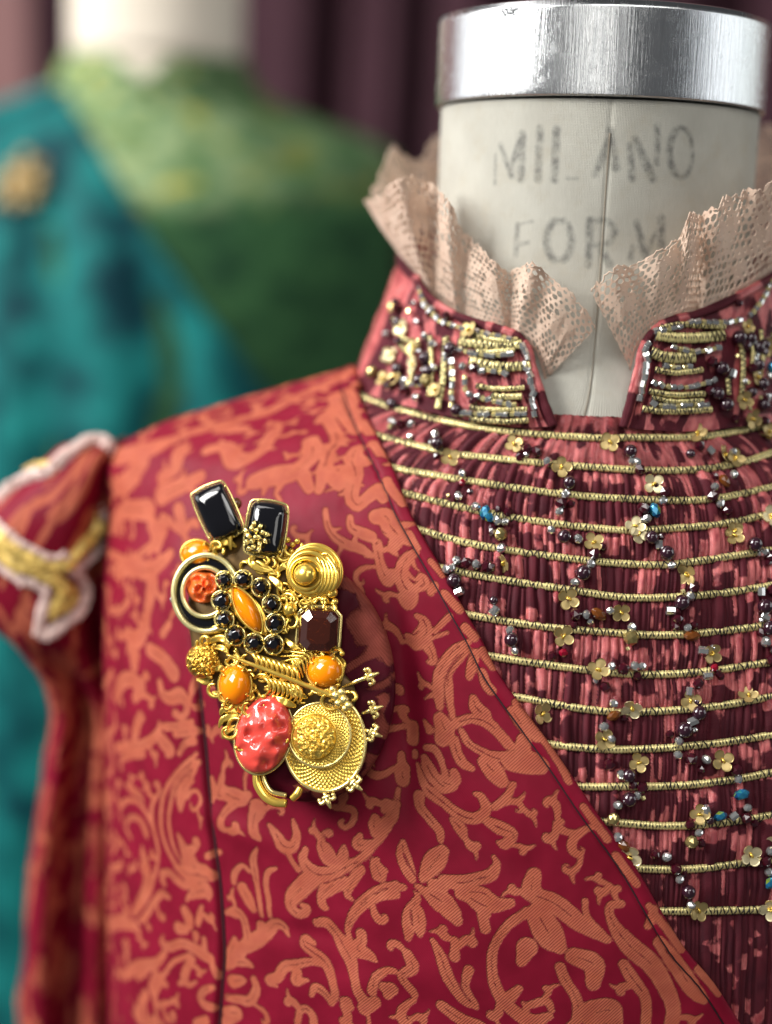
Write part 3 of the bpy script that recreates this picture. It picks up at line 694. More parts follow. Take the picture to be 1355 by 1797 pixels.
for o, s, pts, seq in STR:
    P, N = cpath(zpx(o, s, pts), .13, 10)
    if len(P) < 3: continue
    L = np.concatenate([[0], np.cumsum(np.linalg.norm(np.diff(P, axis=0), axis=1))]); x = .1; i = 0
    while x < L[-1]:
        k = seq[i % len(seq)]; p = np.array([np.interp(x, L, P[:, c]) for c in range(3)]); n = np.array([np.interp(x, L, N[:, c]) for c in range(3)])
        q = np.array([np.interp(x + .05, L, P[:, c]) for c in range(3)]) - np.array([np.interp(x - .05, L, P[:, c]) for c in range(3)])
        b = basis(n); ang = math.atan2(q @ b[1], q @ b[0]) + random.gauss(0, .2)
        place(k, p, n, ang, BOD, random.uniform(.9, 1.12), .08)
        x += {'t': .205, 'g': .165}[k] * random.uniform(.95, 1.15); i += 1
for o, s, st in [(ZL, SL, 'D640,640 d790,760 d790,970 D680,1030 S240,545 S480,560 S530,610 D480,700 S490,685 G150,790 S350,840 G490,840 D500,780 d350,900 d310,380 S720,750 f410,740 f260,680 f330,500 F220,830 F550,900 S760,930 F760,520'),
                 (ZR, SR, 'D1080,660 D1215,735 d1130,720 D950,890 D920,1080 D990,1165 S1180,690 T1030,930 I1320,890 S1310,950 D1250,1010 F1120,1130 F1180,1270 F1290,1400 d880,840 d860,1060 S1300,680 F1290,730 d1180,890')]:
    for k, x, y in parse(st):
        r = at_c(o[0] + x * s, o[1] + y * s, .17)
        if r is not None: place(k, r[0], r[1], random.uniform(0, 6.28), BOD, random.uniform(.9, 1.05), .2 if k in 'Ff' else .1)

rb = random.Random(77)
for _ in range(60):
    x, y = (rb.uniform(680, 800), rb.uniform(530, 730)) if rb.random() < .6 else (rb.uniform(1285, 1350), rb.uniform(520, 745))
    r = at_c(x, y, .15)
    if r is not None and r[0][1] < 51.3: place(rb.choice('DddStgF'), r[0], r[1], rb.uniform(0, 6.28), BOD, rb.uniform(.7, .95), .12)

# ---- lace ruffle: a net of threads on a folded ribbon
def cpt(px, py, r):
    if r >= 20: return yp(px, py, r)                      # given as a depth instead of a radius
    d = ray(px, py); a = d[0] ** 2 + d[1] ** 2; b = -(X0 * d[0] + Y0 * d[1]); c = X0 ** 2 + Y0 ** 2 - r * r; D = b * b - a * c
    t = (-b - math.sqrt(D)) / a if D > 0 else -b / a
    return d * t
def lace_mat():
    m = Mt('lace'); f = m.noise(m.obj(), 120, 3); f2 = m.noise(m.obj(), 900, 2)
    m.color(m.mix(m.ramp(f, .3, .7), (0.84, 0.67, 0.54, 1), (0.74, 0.55, 0.43, 1))); m.set(Roughness=.8, Sheen_Weight=.2, Specular_IOR_Level=.15, Subsurface_Weight=0.0)
    tr = m.n('ShaderNodeBsdfTranslucent'); tr.inputs[0].default_value = (0.8, 0.64, 0.52, 1); mx = m.n('ShaderNodeMixShader'); mx.inputs[0].default_value = .28
    m.l(m.b.outputs[0], mx.inputs[1]); m.l(tr.outputs[0], mx.inputs[2]); m.l(mx.outputs[0], m.N['Material Output'].inputs[0]); m.bump(f2, .0002, .6)
    return m.m
LACE = lace_mat()
def lace(cols, seed, label):
    B = np.array([cpt(*b) for b, t in cols]); Tp = np.array([cpt(*t) for b, t in cols])
    Bs, Ts = cat(B, 16), cat(Tp, 16)
    mid = .35 * Bs + .65 * Ts; L = np.concatenate([[0], np.cumsum(np.linalg.norm(np.diff(mid, axis=0), axis=1))])
    H = 2.9
    def P(s, t):
        """s along (cm), t 0..1 up"""
        b = np.stack([np.interp(s, L, Bs[:, i]) for i in range(3)], -1); q = np.stack([np.interp(s, L, Ts[:, i]) for i in range(3)], -1)
        p = b + (q - b) * t[:, None]
        rad = p - np.array([X0, Y0, 0]); rad[:, 2] = 0; rad /= np.linalg.norm(rad, axis=1)[:, None] + 1e-9
        return p + rad * (.07 * (.25 + .75 * t) * np.sin(s * 3.6 + 3.4 * np.sin(s * 1.1 + seed) + 1.2 * t) * np.clip(1.2 - .3 * t, 0, 1) + .05 * (vnoise(s * 5, t * 2.5, seed + 9) - .5) + .10 * np.sin(np.pi * t) + .10 * t * (vnoise(s * 1.6, t * 1.5, seed) - .5) + .03 * (vnoise(s * 6, t * 6, seed + 2) - .5))[:, None]
    hx = .135; dx = hx * math.sqrt(3); dy = hx * 1.5
    nc, nr = int(L[-1] / dx), int(H / dy)
    key = {}; V = []; F = []; solid = []
    def vid(x, y, k):
        kk = (k, round(x, 4), round(y, 4))
        if kk not in key: key[kk] = len(V); V.append((x, y))
        return key[kk]
    for r in range(nr + 1):
        for c in range(nc + 1):
            if r == nr and (c % 4 == 3 or random.random() < .15): continue
            cx = c * dx + (r % 2) * dx / 2; cy = r * dy
            fx, fy = (cx % 1.7) - .85, cy - (1.75 + .35 * ((cx // 1.7) % 2)); fr_, ft_ = math.hypot(fx, fy), math.atan2(fy, fx); lx, ly = ((cx + .85) % 1.7) - .85, cy - .85
            mt = .7 if (.10 < fr_ < .20 + .36 * abs(math.cos(2.5 * ft_))) or (abs(lx) + abs(ly - .4 * abs(lx)) * 1.6 < .34) else 0; ban = abs(((cy / H) * 3.2) % 1 - .5) < .12
            sh = .22 if mt > .56 else (.5 if ban else .78)
            if cy / H > .93: sh = .45
            if cy / H < .06: sh = .2
            sh *= random.choice([.6, .85, .95, 1.0, 1.08])
            ang = [math.pi / 6 + i * math.pi / 3 for i in range(6)]
            jit = lambda x, y: (x + .12 * (float(_h(round(x * 50), round(y * 50), 3)) - .5), y + .12 * (float(_h(round(x * 50), round(y * 50), 8)) - .5))
            o = [vid(*jit(cx + hx * math.cos(a), cy + hx * math.sin(a)), 'o') for a in ang]
            i_ = []
            for a in ang: V.append((cx + hx * sh * math.cos(a), cy + hx * sh * math.sin(a))); i_.append(len(V) - 1)
            for k in range(6): F.append((o[k], o[(k + 1) % 6], i_[(k + 1) % 6], i_[k]))
    V = np.array(V); X = P(np.clip(V[:, 0], 0, L[-1]), np.clip(V[:, 1] / H, 0, 1.05))
    o = mk('lace_ruffle', X, [np.array(F)], LACE, BOD, smooth=False, label=label)
    so = o.modifiers.new('thickness', 'SOLIDIFY'); so.thickness = .00028; so.offset = 0
    # corded top edge with small loops
    s = np.arange(0, L[-1], .055); E = P(s, np.full(len(s), .985) + .022 * np.sin(s * 2 * np.pi / .5) + .012 * np.sin(s * 2 * np.pi / .17))
    Vt, Ft = tube(E, .022, 5); a = Acc(); a.add(Vt, Ft); a.mk('edge_cord', LACE, o)
lace([((956, 668, 5.75), (1045, 575, 6.05)), ((951, 645, 5.8), (1010, 525, 6.3)), ((938, 612, 5.8), (965, 487, 6.35)), ((908, 592, 5.85), (932, 462, 6.5)), ((896, 586, 5.6), (893, 478, 5.75)), ((884, 582, 5.85), (870, 462, 6.5)),
      ((850, 574, 5.85), (842, 432, 6.1)), ((822, 564, 5.65), (815, 408, 5.9)), ((800, 550, 5.95), (783, 352, 6.9)), ((775, 532, 5.85), (752, 322, 6.3)), ((755, 512, 6.1), (700, 318, 7.6)), ((742, 498, 50.8), (646, 357, 52.5)),
      ((740, 488, 53), (668, 310, 54.5)), ((745, 480, 55), (686, 263, 56)), ((760, 475, 57), (735, 285, 57)), ((800, 470, 58.3), (775, 240, 59)), ((900, 460, 59), (870, 260, 60.5)), ((1000, 460, 59), (1000, 250, 60))], 41, 'blurred lace of the nearer half of the ruffle with sharp front point')
lace([((1106, 648, 5.75), (1037, 510, 6.1)), ((1116, 612, 5.8), (1074, 474, 6.4)), ((1128, 592, 5.85), (1112, 466, 6.0)), ((1143, 580, 5.85), (1160, 438, 6.5)), ((1168, 570, 5.95), (1196, 412, 6.2)), ((1198, 562, 5.75), (1213, 376, 6.9)),
      ((1217, 558, 5.6), (1228, 380, 5.9)), ((1233, 555, 5.95), (1262, 358, 6.7)), ((1268, 547, 5.95), (1302, 338, 6.5)), ((1303, 528, 5.9), (1338, 333, 7.0)), ((1343, 502, 6.15), (1380, 305, 7.2)), ((1375, 485, 50.8), (1440, 335, 53)),
      ((1372, 478, 54), (1400, 250, 55)), ((1362, 472, 56), (1352, 222, 57.2)), ((1340, 470, 57.5), (1314, 228, 58.6)), ((1250, 465, 58.8), (1250, 262, 59.8)), ((1100, 460, 59.1), (1100, 250, 60))], 57, None)
# ------------------------------------------------------------------ brocade jacket
JAC = empty('brocade_jacket', tuple(S(np.array(-.6), np.array(-15.0))), 'crimson jacket woven with orange scrolls, diagonal front edge and trimmed sleeve cap', 'jacket')
BROC = brocade('brocade', (0.255, 0.009, 0.030, 1), (0.56, 0.160, 0.092, 1), (0.18, 0.006, 0.020, 1), (0.45, 0.105, 0.056, 1))
REG = [((160, 1250), 280 / 1355, '''985,330,36 870,430,44 760,570,44 705,700,44 685,850,44 695,1000,44 740,1150,44 800,1270,44 840,1320,36|1000,400,50 880,500,50 800,620,60 760,760,46 745,880,36 760,1020,40 800,1160,36 860,1280,30 890,1310,20|970,420,80 900,560,90 850,700,110 840,800,50|900,700,40 940,650,40 990,650,40 1020,720,40 990,790,36 940,800,36 930,750,20|900,600,40 950,560,25
670,670,30 625,740,50 610,850,60 625,960,60 650,1060,50 665,1160,44 655,1260,44 630,1355,44|350,900,40 340,800,50 400,730,50 480,740,50 560,830,50 610,920,60|430,1050,40 385,960,50 420,880,50 500,890,60 550,980,90 560,1030,50|540,780,30 520,700,60 440,640,80 390,600,40
260,700,120 220,790,130 240,880,80|200,850,130 180,950,120 210,1050,100 230,1100,50|190,1090,60 160,1180,50 180,1280,60 270,1310,80 340,1290,60 350,1240,40|290,1010,60 320,1090,50 280,1190,40|100,950,90 80,1100,90 70,1250,80 90,1355,70
310,290,90 450,270,80 560,250,90 640,190,80 680,110,60 670,70,30|700,230,130 760,300,110 740,340,60|450,220,60 480,140,100 500,60,90 540,30,50|350,460,60 350,390,60 430,350,70 540,330,80|720,110,70 820,100,60 940,70,60|800,170,60 900,150,80 970,140,80|830,330,50 880,250,60 960,220,80|210,0,90 190,100,60 220,200,90 290,120,60 290,0,60|260,260,100 280,400,70 270,510,60|120,280,110 150,400,120 170,470,60|40,540,60 40,500,40
1090,540,50 1110,640,70 1100,730,40|1180,520,60 1160,620,70 1150,690,60 1250,660,90 1350,690,90|1350,740,60 1250,770,60 1190,860,60 1180,940,70 1220,970,40|820,1010,30 850,1090,70 880,1180,110 890,1260,110|970,1080,90 960,1120,60 920,1150,90|920,1240,150 960,1300,130 1080,1330,80|1060,1200,50 1100,1180,60 1160,1160,50|520,1120,30 530,1200,90 560,1300,90 570,1355,80|460,1300,50 470,1240,30|690,1340,60 740,1330,60'''),
 ((150, 1517), 280 / 1355, '''570,0,90 600,90,90 580,200,80 520,320,60 490,370,40 480,420,30|690,0,50 660,100,55 620,220,60 560,330,50 500,420,30|790,250,50 740,220,70 670,290,70 610,390,70 560,450,50 530,460,30|200,80,100 180,180,110 180,260,80|280,300,150 240,370,150|440,290,30 445,380,60 380,470,110 280,500,120 200,500,100|400,490,90 500,500,90 540,560,60 530,610,30|120,520,130 150,540,90|100,650,100 60,740,80 40,760,40|240,600,60 260,680,60 250,760,60 265,820,40|160,600,80 150,640,60
760,140,50 740,90,60 790,40,60 860,110,80 920,150,70 1000,120,90|850,0,60 960,60,130 1080,40,140 1150,60,100|960,240,60 1020,210,100 1110,190,130 1120,250,60|935,280,30 950,250,50|920,360,90 950,420,110 960,480,90|1060,330,40 1045,400,70 1030,470,60|870,510,110 930,520,80|1015,570,80 1012,600,60
745,580,30 735,640,60 800,670,80 900,640,80 1000,680,100 1080,740,100 1150,770,80|1080,600,50 1080,680,70|760,720,70 700,800,80 620,830,110 520,850,110 430,920,90 390,950,30|440,790,80 440,700,100 440,640,70 410,650,30|530,940,50 600,890,70|960,740,50 840,790,45 780,870,45 730,930,45|990,770,60 940,850,80 920,940,90 960,990,50 1020,960,25|880,980,40 910,960,60
700,940,150 660,1030,140|740,960,90 770,990,60|600,1080,100 540,1180,110 510,1220,90 470,1160,60 460,1120,30|680,1120,90 690,1190,70 760,1150,60 800,1140,30|605,1240,70 615,1190,40|530,1310,90 640,1330,110 760,1320,100 830,1230,50 840,1290,50|230,870,60 220,950,90 150,1000,90 90,1080,80 60,1140,60|60,850,60 60,1000,70 50,1150,50|150,1050,60 250,1070,60 310,1160,50 330,1250,45 330,1330,40|330,1020,25 340,1100,40 330,1200,40|140,1160,90 140,1260,100 120,1340,90|290,1260,70 280,1320,60|390,1290,40 400,1340,60|1170,1000,50 1080,1040,70 1050,1100,70 1090,1160,80 1170,1170,70|1160,830,90 1200,900,80|1020,1320,90 1100,1290,90|1280,380,50 1340,400,60|1290,730,90 1320,660,90 1330,600,50'''),
 ((400, 1350), 300 / 1355, '''380,420,40 440,500,80 490,580,110 560,590,90 590,500,70 570,420,50 560,380,30|530,640,50 560,710,45 600,770,50|660,610,50 640,680,80 680,760,110 760,810,130 860,800,110 970,750,90 1080,690,70 1180,590,70 1270,470,70 1330,350,90 1355,260,80|700,840,150 620,920,150 560,980,130 540,1050,90 590,1110,80 650,1110,70 670,1070,60 630,1050,40
840,480,70 790,510,60 780,590,80 830,680,110 900,720,80|820,600,90 850,650,90|955,590,40 950,650,90 930,720,90|1080,500,50 1060,570,90 1130,570,80 1180,560,60|1200,360,70 1190,430,90 1260,420,90|1290,260,100 1270,300,60|930,860,130 830,920,120 780,980,80 790,1050,70 820,1070,40|1080,770,90 1010,880,80 980,960,60 1010,1000,40|1190,700,60 1220,780,120 1240,830,80 1200,820,60
290,600,30 255,680,60 260,760,70 280,880,50 300,1000,45 320,1130,40|220,780,40 170,740,40 110,800,60 100,870,50|430,760,30 370,790,50 350,880,50 370,1000,50 380,1130,40|170,920,100 220,1010,100 255,1080,60|290,290,150 260,380,100 270,470,90 310,520,50|20,160,120 150,220,110 220,180,60|150,230,70 60,300,60 20,380,60 40,450,50|880,280,50 1020,300,60 1030,380,50 970,440,40 930,410,50 950,380,25|1355,900,90 1230,930,80 1110,1010,80 1040,1090,70 1010,1129,60'''),
 ((400, 1560), 300 / 1355, '''50,160,50 110,140,60 170,190,70 200,290,70 210,370,80 150,470,120 90,540,110 60,590,60|120,400,60 90,420,40|520,340,30 480,270,70 420,250,90 350,320,120 270,380,130 200,430,100|310,260,80 300,300,60|110,550,60 200,550,70 250,580,30|100,700,110 160,690,80 190,690,40|260,680,60 280,760,80 230,850,90 140,840,70 60,830,60|60,950,110 130,950,110 40,1020,90
720,400,40 650,360,60 640,410,60 720,470,80 800,530,90 850,620,80 880,720,70 890,800,70 860,860,60|800,560,50 700,540,60 600,560,80 500,580,90 450,660,90 380,690,80 440,730,30|600,620,80 590,690,80 680,680,30|860,850,50 800,770,70 740,740,70 710,800,40|740,240,70 820,240,90 890,320,90 960,430,120 1010,520,110 1040,640,80 1070,760,80 1120,850,100|990,330,50 1000,400,60|1090,320,90 1090,380,90 1060,440,120 1150,480,90 1210,530,30|980,300,50 1010,210,70 1090,110,80 1220,30,80 1355,10,80
600,1010,60 620,930,60 670,910,60 720,980,70 720,1060,70|1180,760,80 1210,650,70 1290,600,60 1355,600,50|1280,730,90 1340,760,80|980,860,110 1000,890,80|1200,850,100 1120,900,120'''),
 ((660, 1080), 300 / 1355, '''340,10,40 400,50,70 420,130,90 380,190,110 330,220,110 260,160,40|420,230,100 460,300,70 470,370,50 430,370,30|480,130,40 540,70,50 600,10,50|450,190,30 580,140,30|740,215,50 640,270,70 560,370,80 510,480,80 510,600,80 520,720,60|740,270,50 660,360,60 590,450,70 590,580,70 600,700,60 620,800,45|800,300,70 770,400,80 750,480,60|850,450,70 880,540,80 920,590,80|780,650,60 800,720,100 860,780,110 880,830,80|590,880,70 690,830,70 790,810,80 900,850,90 990,940,80 1050,1010,80 1090,1040,40
520,810,100 560,900,150 540,970,120|440,900,70 400,830,30|630,980,80 650,1070,80 700,1160,80 770,1200,50|690,910,50 740,1000,60 830,1060,60 930,1110,90 1050,1140,140 1180,1150,180 1300,1180,130|1170,980,110 1160,1060,120|870,1150,110 940,1230,140 1000,1300,100|410,1040,50 480,1050,60 530,1140,50 560,1250,50 570,1300,45|400,1120,60 430,1200,100 490,1290,100 560,1340,110 640,1290,90 630,1230,60|300,880,100 300,980,100|320,1080,50 320,1110,50|220,1220,130 230,1290,100 210,1100,60|340,1170,30 380,1280,50 420,1355,60|1080,750,80 1150,850,90 1220,920,80'''),
 ((660, 1360), 300 / 1355, '''370,0,50 400,70,60 450,120,90 540,190,80 640,270,80 740,320,90 830,310,90 880,240,80 840,150,60 790,130,30|520,30,90 600,60,110 650,30,60|360,150,90 370,230,80 450,330,70 520,420,70 530,490,50|620,330,50 680,400,90 720,490,40|240,500,40 240,600,110 280,720,110 310,800,60|540,580,110 480,660,170 410,760,90 390,800,50|360,870,80 350,900,60|350,950,60 300,1050,110 290,1130,120 280,1250,60|430,900,90 540,970,170 640,1060,100|480,840,100 540,850,110
560,810,100 700,820,120 820,790,100 920,760,100 960,680,60 935,620,30|700,900,120 850,900,90 960,980,90 1070,980,70|800,980,100 880,1060,80|120,220,70 140,240,40|200,100,40 170,250,50 100,340,60 30,430,90|40,640,40 20,700,70 60,770,70 100,730,50|0,930,90 130,870,70 240,860,60|900,350,80 1000,400,110 1090,440,70 1030,520,90 970,510,30|950,230,60 1040,150,60 1090,60,50|1250,760,110 1230,880,150 1300,960,120'''),
 ((660, 1560), 640 / 1355, '''165,70,60 170,110,70 175,150,30|280,60,90 310,100,50|340,10,50 420,50,60 490,40,50|400,80,50 410,130,50|560,70,50 490,120,45 440,200,45 435,290,50 460,370,60 510,430,60 580,470,70 640,450,40|500,380,60 530,350,40|545,400,16 560,430,30|570,410,40 630,395,40 650,430,30|600,80,110 640,150,130 680,200,60|560,200,100 540,250,50|560,0,60 660,40,90 750,110,80 850,170,40|770,30,30 780,90,30 850,160,20
900,40,40 860,50,40 870,110,50 930,190,90 1010,260,90 1060,340,80 1090,420,70 1080,500,70|730,230,80 800,260,100 800,330,70|680,270,50 700,320,50 740,390,50 740,460,50 710,500,50|910,260,50 940,310,60 990,390,50 990,500,50|800,440,130 860,430,110 880,480,70|1040,180,60 1100,260,80 1160,350,80 1200,390,50|220,170,25 250,230,50 280,310,55 330,390,40 380,420,20|300,170,35 300,230,50|350,280,50 340,340,35 380,410,20|250,410,50 320,460,60 390,490,60|130,220,45 150,270,60 110,300,40 150,360,40 155,390,20|20,310,30 60,280,30|70,350,70 60,370,50|1000,120,40 1020,60,40'''),
 ((190, 660), 450 / 1355, '''1300,40,110 1150,110,80 980,180,70 850,250,60 700,280,50 560,320,60 420,360,50 330,400,80 200,430,80 90,450,70|1250,150,90 1300,260,80 1330,340,40|1180,260,50 1230,370,50 1180,440,50 1180,520,50 1240,590,60 1250,540,30|900,340,60 850,420,60 780,470,70 700,480,80 650,420,60 560,430,60|620,330,60 740,330,50|1090,380,60 1100,450,80 1020,530,90 900,560,90 800,590,70|1060,560,60 1090,620,50|420,430,70 400,520,60 330,560,60|220,480,100 160,560,100 90,600,80|330,650,90 440,600,70 520,560,60|260,720,100 130,720,80 80,800,80|330,820,90 300,890,80|420,720,60 440,830,50|1300,470,50 1330,560,60 1310,680,60'''),
 ((160, 900), 240 / 1078, '''560,120,120 600,250,100 480,330,50 380,400,70 250,330,50|700,350,70 620,420,90 520,470,120 400,440,110 280,470,100|560,560,120 540,680,100 520,800,80 500,900,100 440,1000,120 350,960,70|350,560,50 380,680,50 320,760,50 230,760,50 220,600,50|200,880,100 220,1000,80 140,1100,70|420,1120,130 420,1200,90|540,1080,90 640,1150,100 720,1260,110|640,960,60 690,880,50|260,60,80 300,180,40|700,100,70 640,60,60 780,170,50|250,1250,60 200,1350,70 140,1450,70|280,1450,90 300,1370,110 370,1300,100 480,1360,100 430,1450,70|620,1330,50 640,1420,60 700,1450,90 780,1430,100 830,1520,60 790,1600,50 740,1570,60|450,1650,80 480,1590,70 430,1720,80'''),
 ((560, 680), 300 / 1348, '''280,200,110 260,120,70 150,230,70 50,330,80|220,470,60 130,550,60 80,650,80 60,760,80 40,850,60|150,690,45 220,680,45 250,760,42 200,830,45 150,790,36 190,740,26|330,540,90 300,610,110 400,650,80|340,740,30 300,820,70 290,900,90 340,960,90 420,900,90 500,850,100 540,920,60|480,1050,100 560,1050,110 600,1130,140 650,1200,110 610,1290,70 640,1340,25|280,1060,50 290,1130,60 360,1170,80 440,1200,80|490,1260,70 500,1360,60 530,1470,80 570,1540,80 600,1470,40|90,1000,40 110,1120,50 160,1200,60 250,1260,70 350,1290,70 420,1330,50|790,1320,50 710,1380,80 670,1480,90 690,1570,100 740,1640,110 720,1710,90 660,1660,50|790,1600,60 850,1560,70 830,1510,50 790,1530,25|930,1580,60 900,1630,50
370,340,60 440,430,60|450,500,50 520,590,50|560,780,55 690,950,60|740,1180,50 800,1290,50|900,1390,40 990,1500,40|1010,1640,55 1120,1760,60'''),
 ((660, 1080), 300 / 1355, '''720,100,70 790,180,70|860,290,80 930,400,70|1120,690,80 1200,800,80 1270,960,70|1340,1080,60'''),
 ((880, 1200), 475 / 1355, '''190,250,35 280,380,40 330,480,35|400,600,35 520,760,40|560,840,40 660,980,40|720,1090,35 880,1300,45|960,1400,40 1060,1520,40''')]
CUTS = [((160, 1250), 280 / 1355, '930,460,9 830,580,9 760,720,8 725,860,8 730,1000,8 780,1150,8 850,1270,7|380,700,7 470,710,7 540,780,7|420,960,14 430,965,10|700,150,7 740,200,7'),
        ((400, 1350), 300 / 1355, '800,880,10 930,830,8 1050,750,8 1150,670,8 1250,560,6|810,510,9 830,550,7'),
        ((660, 1360), 300 / 1355, '245,600,18 280,680,14 330,760,8|330,870,18 350,890,14|300,1040,14 310,1150,12'),
        ((660, 1080), 300 / 1355, '700,300,8 610,400,10 560,520,10 560,640,10 590,780,8|980,1150,8 1060,1240,8'),
        ((400, 1560), 300 / 1355, '60,610,7 150,600,7|30,830,8 160,770,7'),
        ((560, 680), 300 / 1348, '440,1140,6 520,1160,6 560,1180,6|540,1200,6 480,1260,6'),
        ((150, 1517), 280 / 1355, '830,0,7 880,80,7|1000,60,7 1130,90,6|760,690,6 700,740,5')]
def strokes_from(reg, gain=1.0):
    out = []
    for ri, (o, s, txt) in enumerate(reg):
        g_ = gain * (1.3 if 7 <= ri <= 9 else .86 if ri == 6 else 1.1)
        for st in txt.replace('\n', '|').split('|'):
            q = []
            for tok in st.split():
                x, y, w_ = map(float, tok.split(','))
                h = at(o[0] + x * s, o[1] + y * s)
                if h is None: continue
                dep = float(S(np.array(h[0]), np.array(h[1]))[1])
                u, v = cloth(h[0], h[1]); q.append((float(u), float(v), w_ * s * .5 * g_ * dep / FPX))
            if len(q) >= 2: out.append(np.array(q))
    return out
STROKES = strokes_from(REG, 1.0); BASE_ST = list(STROKES)
# acanthus leaflets and tendrils springing from the larger stems
rl = random.Random(41); VSPLIT = float(cloth(*at(300, 1130))[1])
for st_ in list(STROKES):
    Q = cat(st_, 5) if len(st_) > 2 else st_; seg = np.hypot(*np.diff(Q[:, :2], axis=0).T); Ls = seg.sum()
    if Ls < .8 or Q[:, 1].mean() > VSPLIT: continue
    t_ = .25
    while t_ < Ls - .15:
        i = int(np.searchsorted(np.cumsum(seg), t_)); a = Q[min(i, len(Q) - 2)]; b = Q[min(i, len(Q) - 2) + 1]; ang = math.atan2(b[1] - a[1], b[0] - a[0]); sd_ = rl.choice([-1, 1])
        if rl.random() < .62:
            x, y, th_ = a[0], a[1], ang + sd_ * rl.uniform(.6, 1.1); ln = a[2] + rl.uniform(.16, .42); q = []
            for k in range(5): q.append((x, y, max(.018, a[2] * .55 * (1 - k / 5.2) + .02))); x += ln / 4 * math.cos(th_); y += ln / 4 * math.sin(th_); th_ += sd_ * rl.uniform(-.1, .45)
            STROKES.append(np.array(q))
        t_ += rl.uniform(.3, .6)
CUT = strokes_from(CUTS)
DART = at_path([(352, 1090), (360, 1170), (366, 1230), (374, 1310), (382, 1400), (392, 1490), (398, 1540), (403, 1610), (406, 1670), (402, 1730), (397, 1797), (392, 1860)], 6)
du_, dv_ = cloth(DART[:, 0], DART[:, 1]); TRIM = .40
def jacket_off(PHI, Z, u, v, d):
    off = .40 + .10 * (fbm(u * .22, v * .22, 11, 3) - .5) + .10 * (fbm(u * .55, v * .4, 12, 2) - .5) + .02 * (fbm(u * 2.2, v * 1.6, 14, 2) - .5)
    s = u - np.interp(v, dv_, du_); lim = np.clip((v - dv_[0]) / 2.5, 0, 1)
    off = off + lim * (-.20 * np.exp(-(s / .075) ** 2) + .08 * np.exp(-((s + .22) / .22) ** 2) - .02 * np.exp(-((s - .3) / .25) ** 2))
    # soft drag folds below the brooch
    for (px, py, ang, ln, wd, am) in FOLDS:
        du, dv = u - px, v - py; c, s_ = math.cos(ang), math.sin(ang)
        a, b = du * c + dv * s_, -du * s_ + dv * c
        off = off + am * np.exp(-(a / ln) ** 2 - (b / wd) ** 2)
    off = np.maximum(off, .09)
    off = off - .055 * np.exp(-((d - TRIM) / .05) ** 2)
    t = np.clip(d / TRIM, 0, 1); off = off + .05 * np.sqrt(np.clip(1 - (2 * t - 1) ** 2, 0, 1)) * (d < TRIM) + .015 * (vnoise(v * 2.2, 0 * v, 6) - .5) * (d < TRIM)
    return off
FOLDS = []
for px, py, ang, ln, wd, am in [(430, 1450, .15, 2.2, .45, .10), (540, 1630, -.1, 2.2, .35, -.08), (620, 1720, -.3, 2.0, .5, .09), (300, 1520, 1.4, 3, .5, .06), (860, 1470, .8, 2.6, .5, -.07), (760, 1700, .3, 2.4, .7, .07), (330, 1000, 1.3, 3, .7, .06), (712, 1235, 1.5, 2.7, .5, -.32)]:
    h = at(px, py); u, v = cloth(*h); FOLDS.append((float(u), float(v), ang, ln, wd, am))
zr = np.concatenate([np.linspace(-4.55, -25.2, 610), np.linspace(-25.5, -31.5, 16)])
ep = edge_phi(zr); top = np.clip((-zr - 4.55) / .35, 0, 1); ep = ep * top + (ep - .35) * (1 - top)
s_front = np.concatenate([np.linspace(0, .16, 30, endpoint=False), np.linspace(.16, 1, 620)])
PHI = math.radians(-176) + (ep[:, None] - math.radians(-176)) * (s_front ** .9)[None]
Z = np.broadcast_to(zr[:, None], PHI.shape)
for st_ in BASE_ST:                       # centre veins left open in the broad leaves
    if st_[:, 2].max() < .14 or len(st_) < 3: continue
    Q = cat(st_, 6); k = len(Q); Q = Q[int(k * .15):int(k * .6)].copy(); Q[:, 2] = np.clip(Q[:, 2] * .06, .001, .008); CUT.append(Q)
u, v = cloth(PHI, Z); ue, _ = cloth(ep, zr); slope = np.gradient(ue, cloth(ep, zr)[1])
d = (ue[:, None] - u) / np.sqrt(1 + slope ** 2)[:, None]
OFF = jacket_off(PHI, Z, u, v, d)
P = SO(PHI, Z, OFF)
pat = sdf(u.ravel(), v.ravel(), STROKES, CUT, n=6)
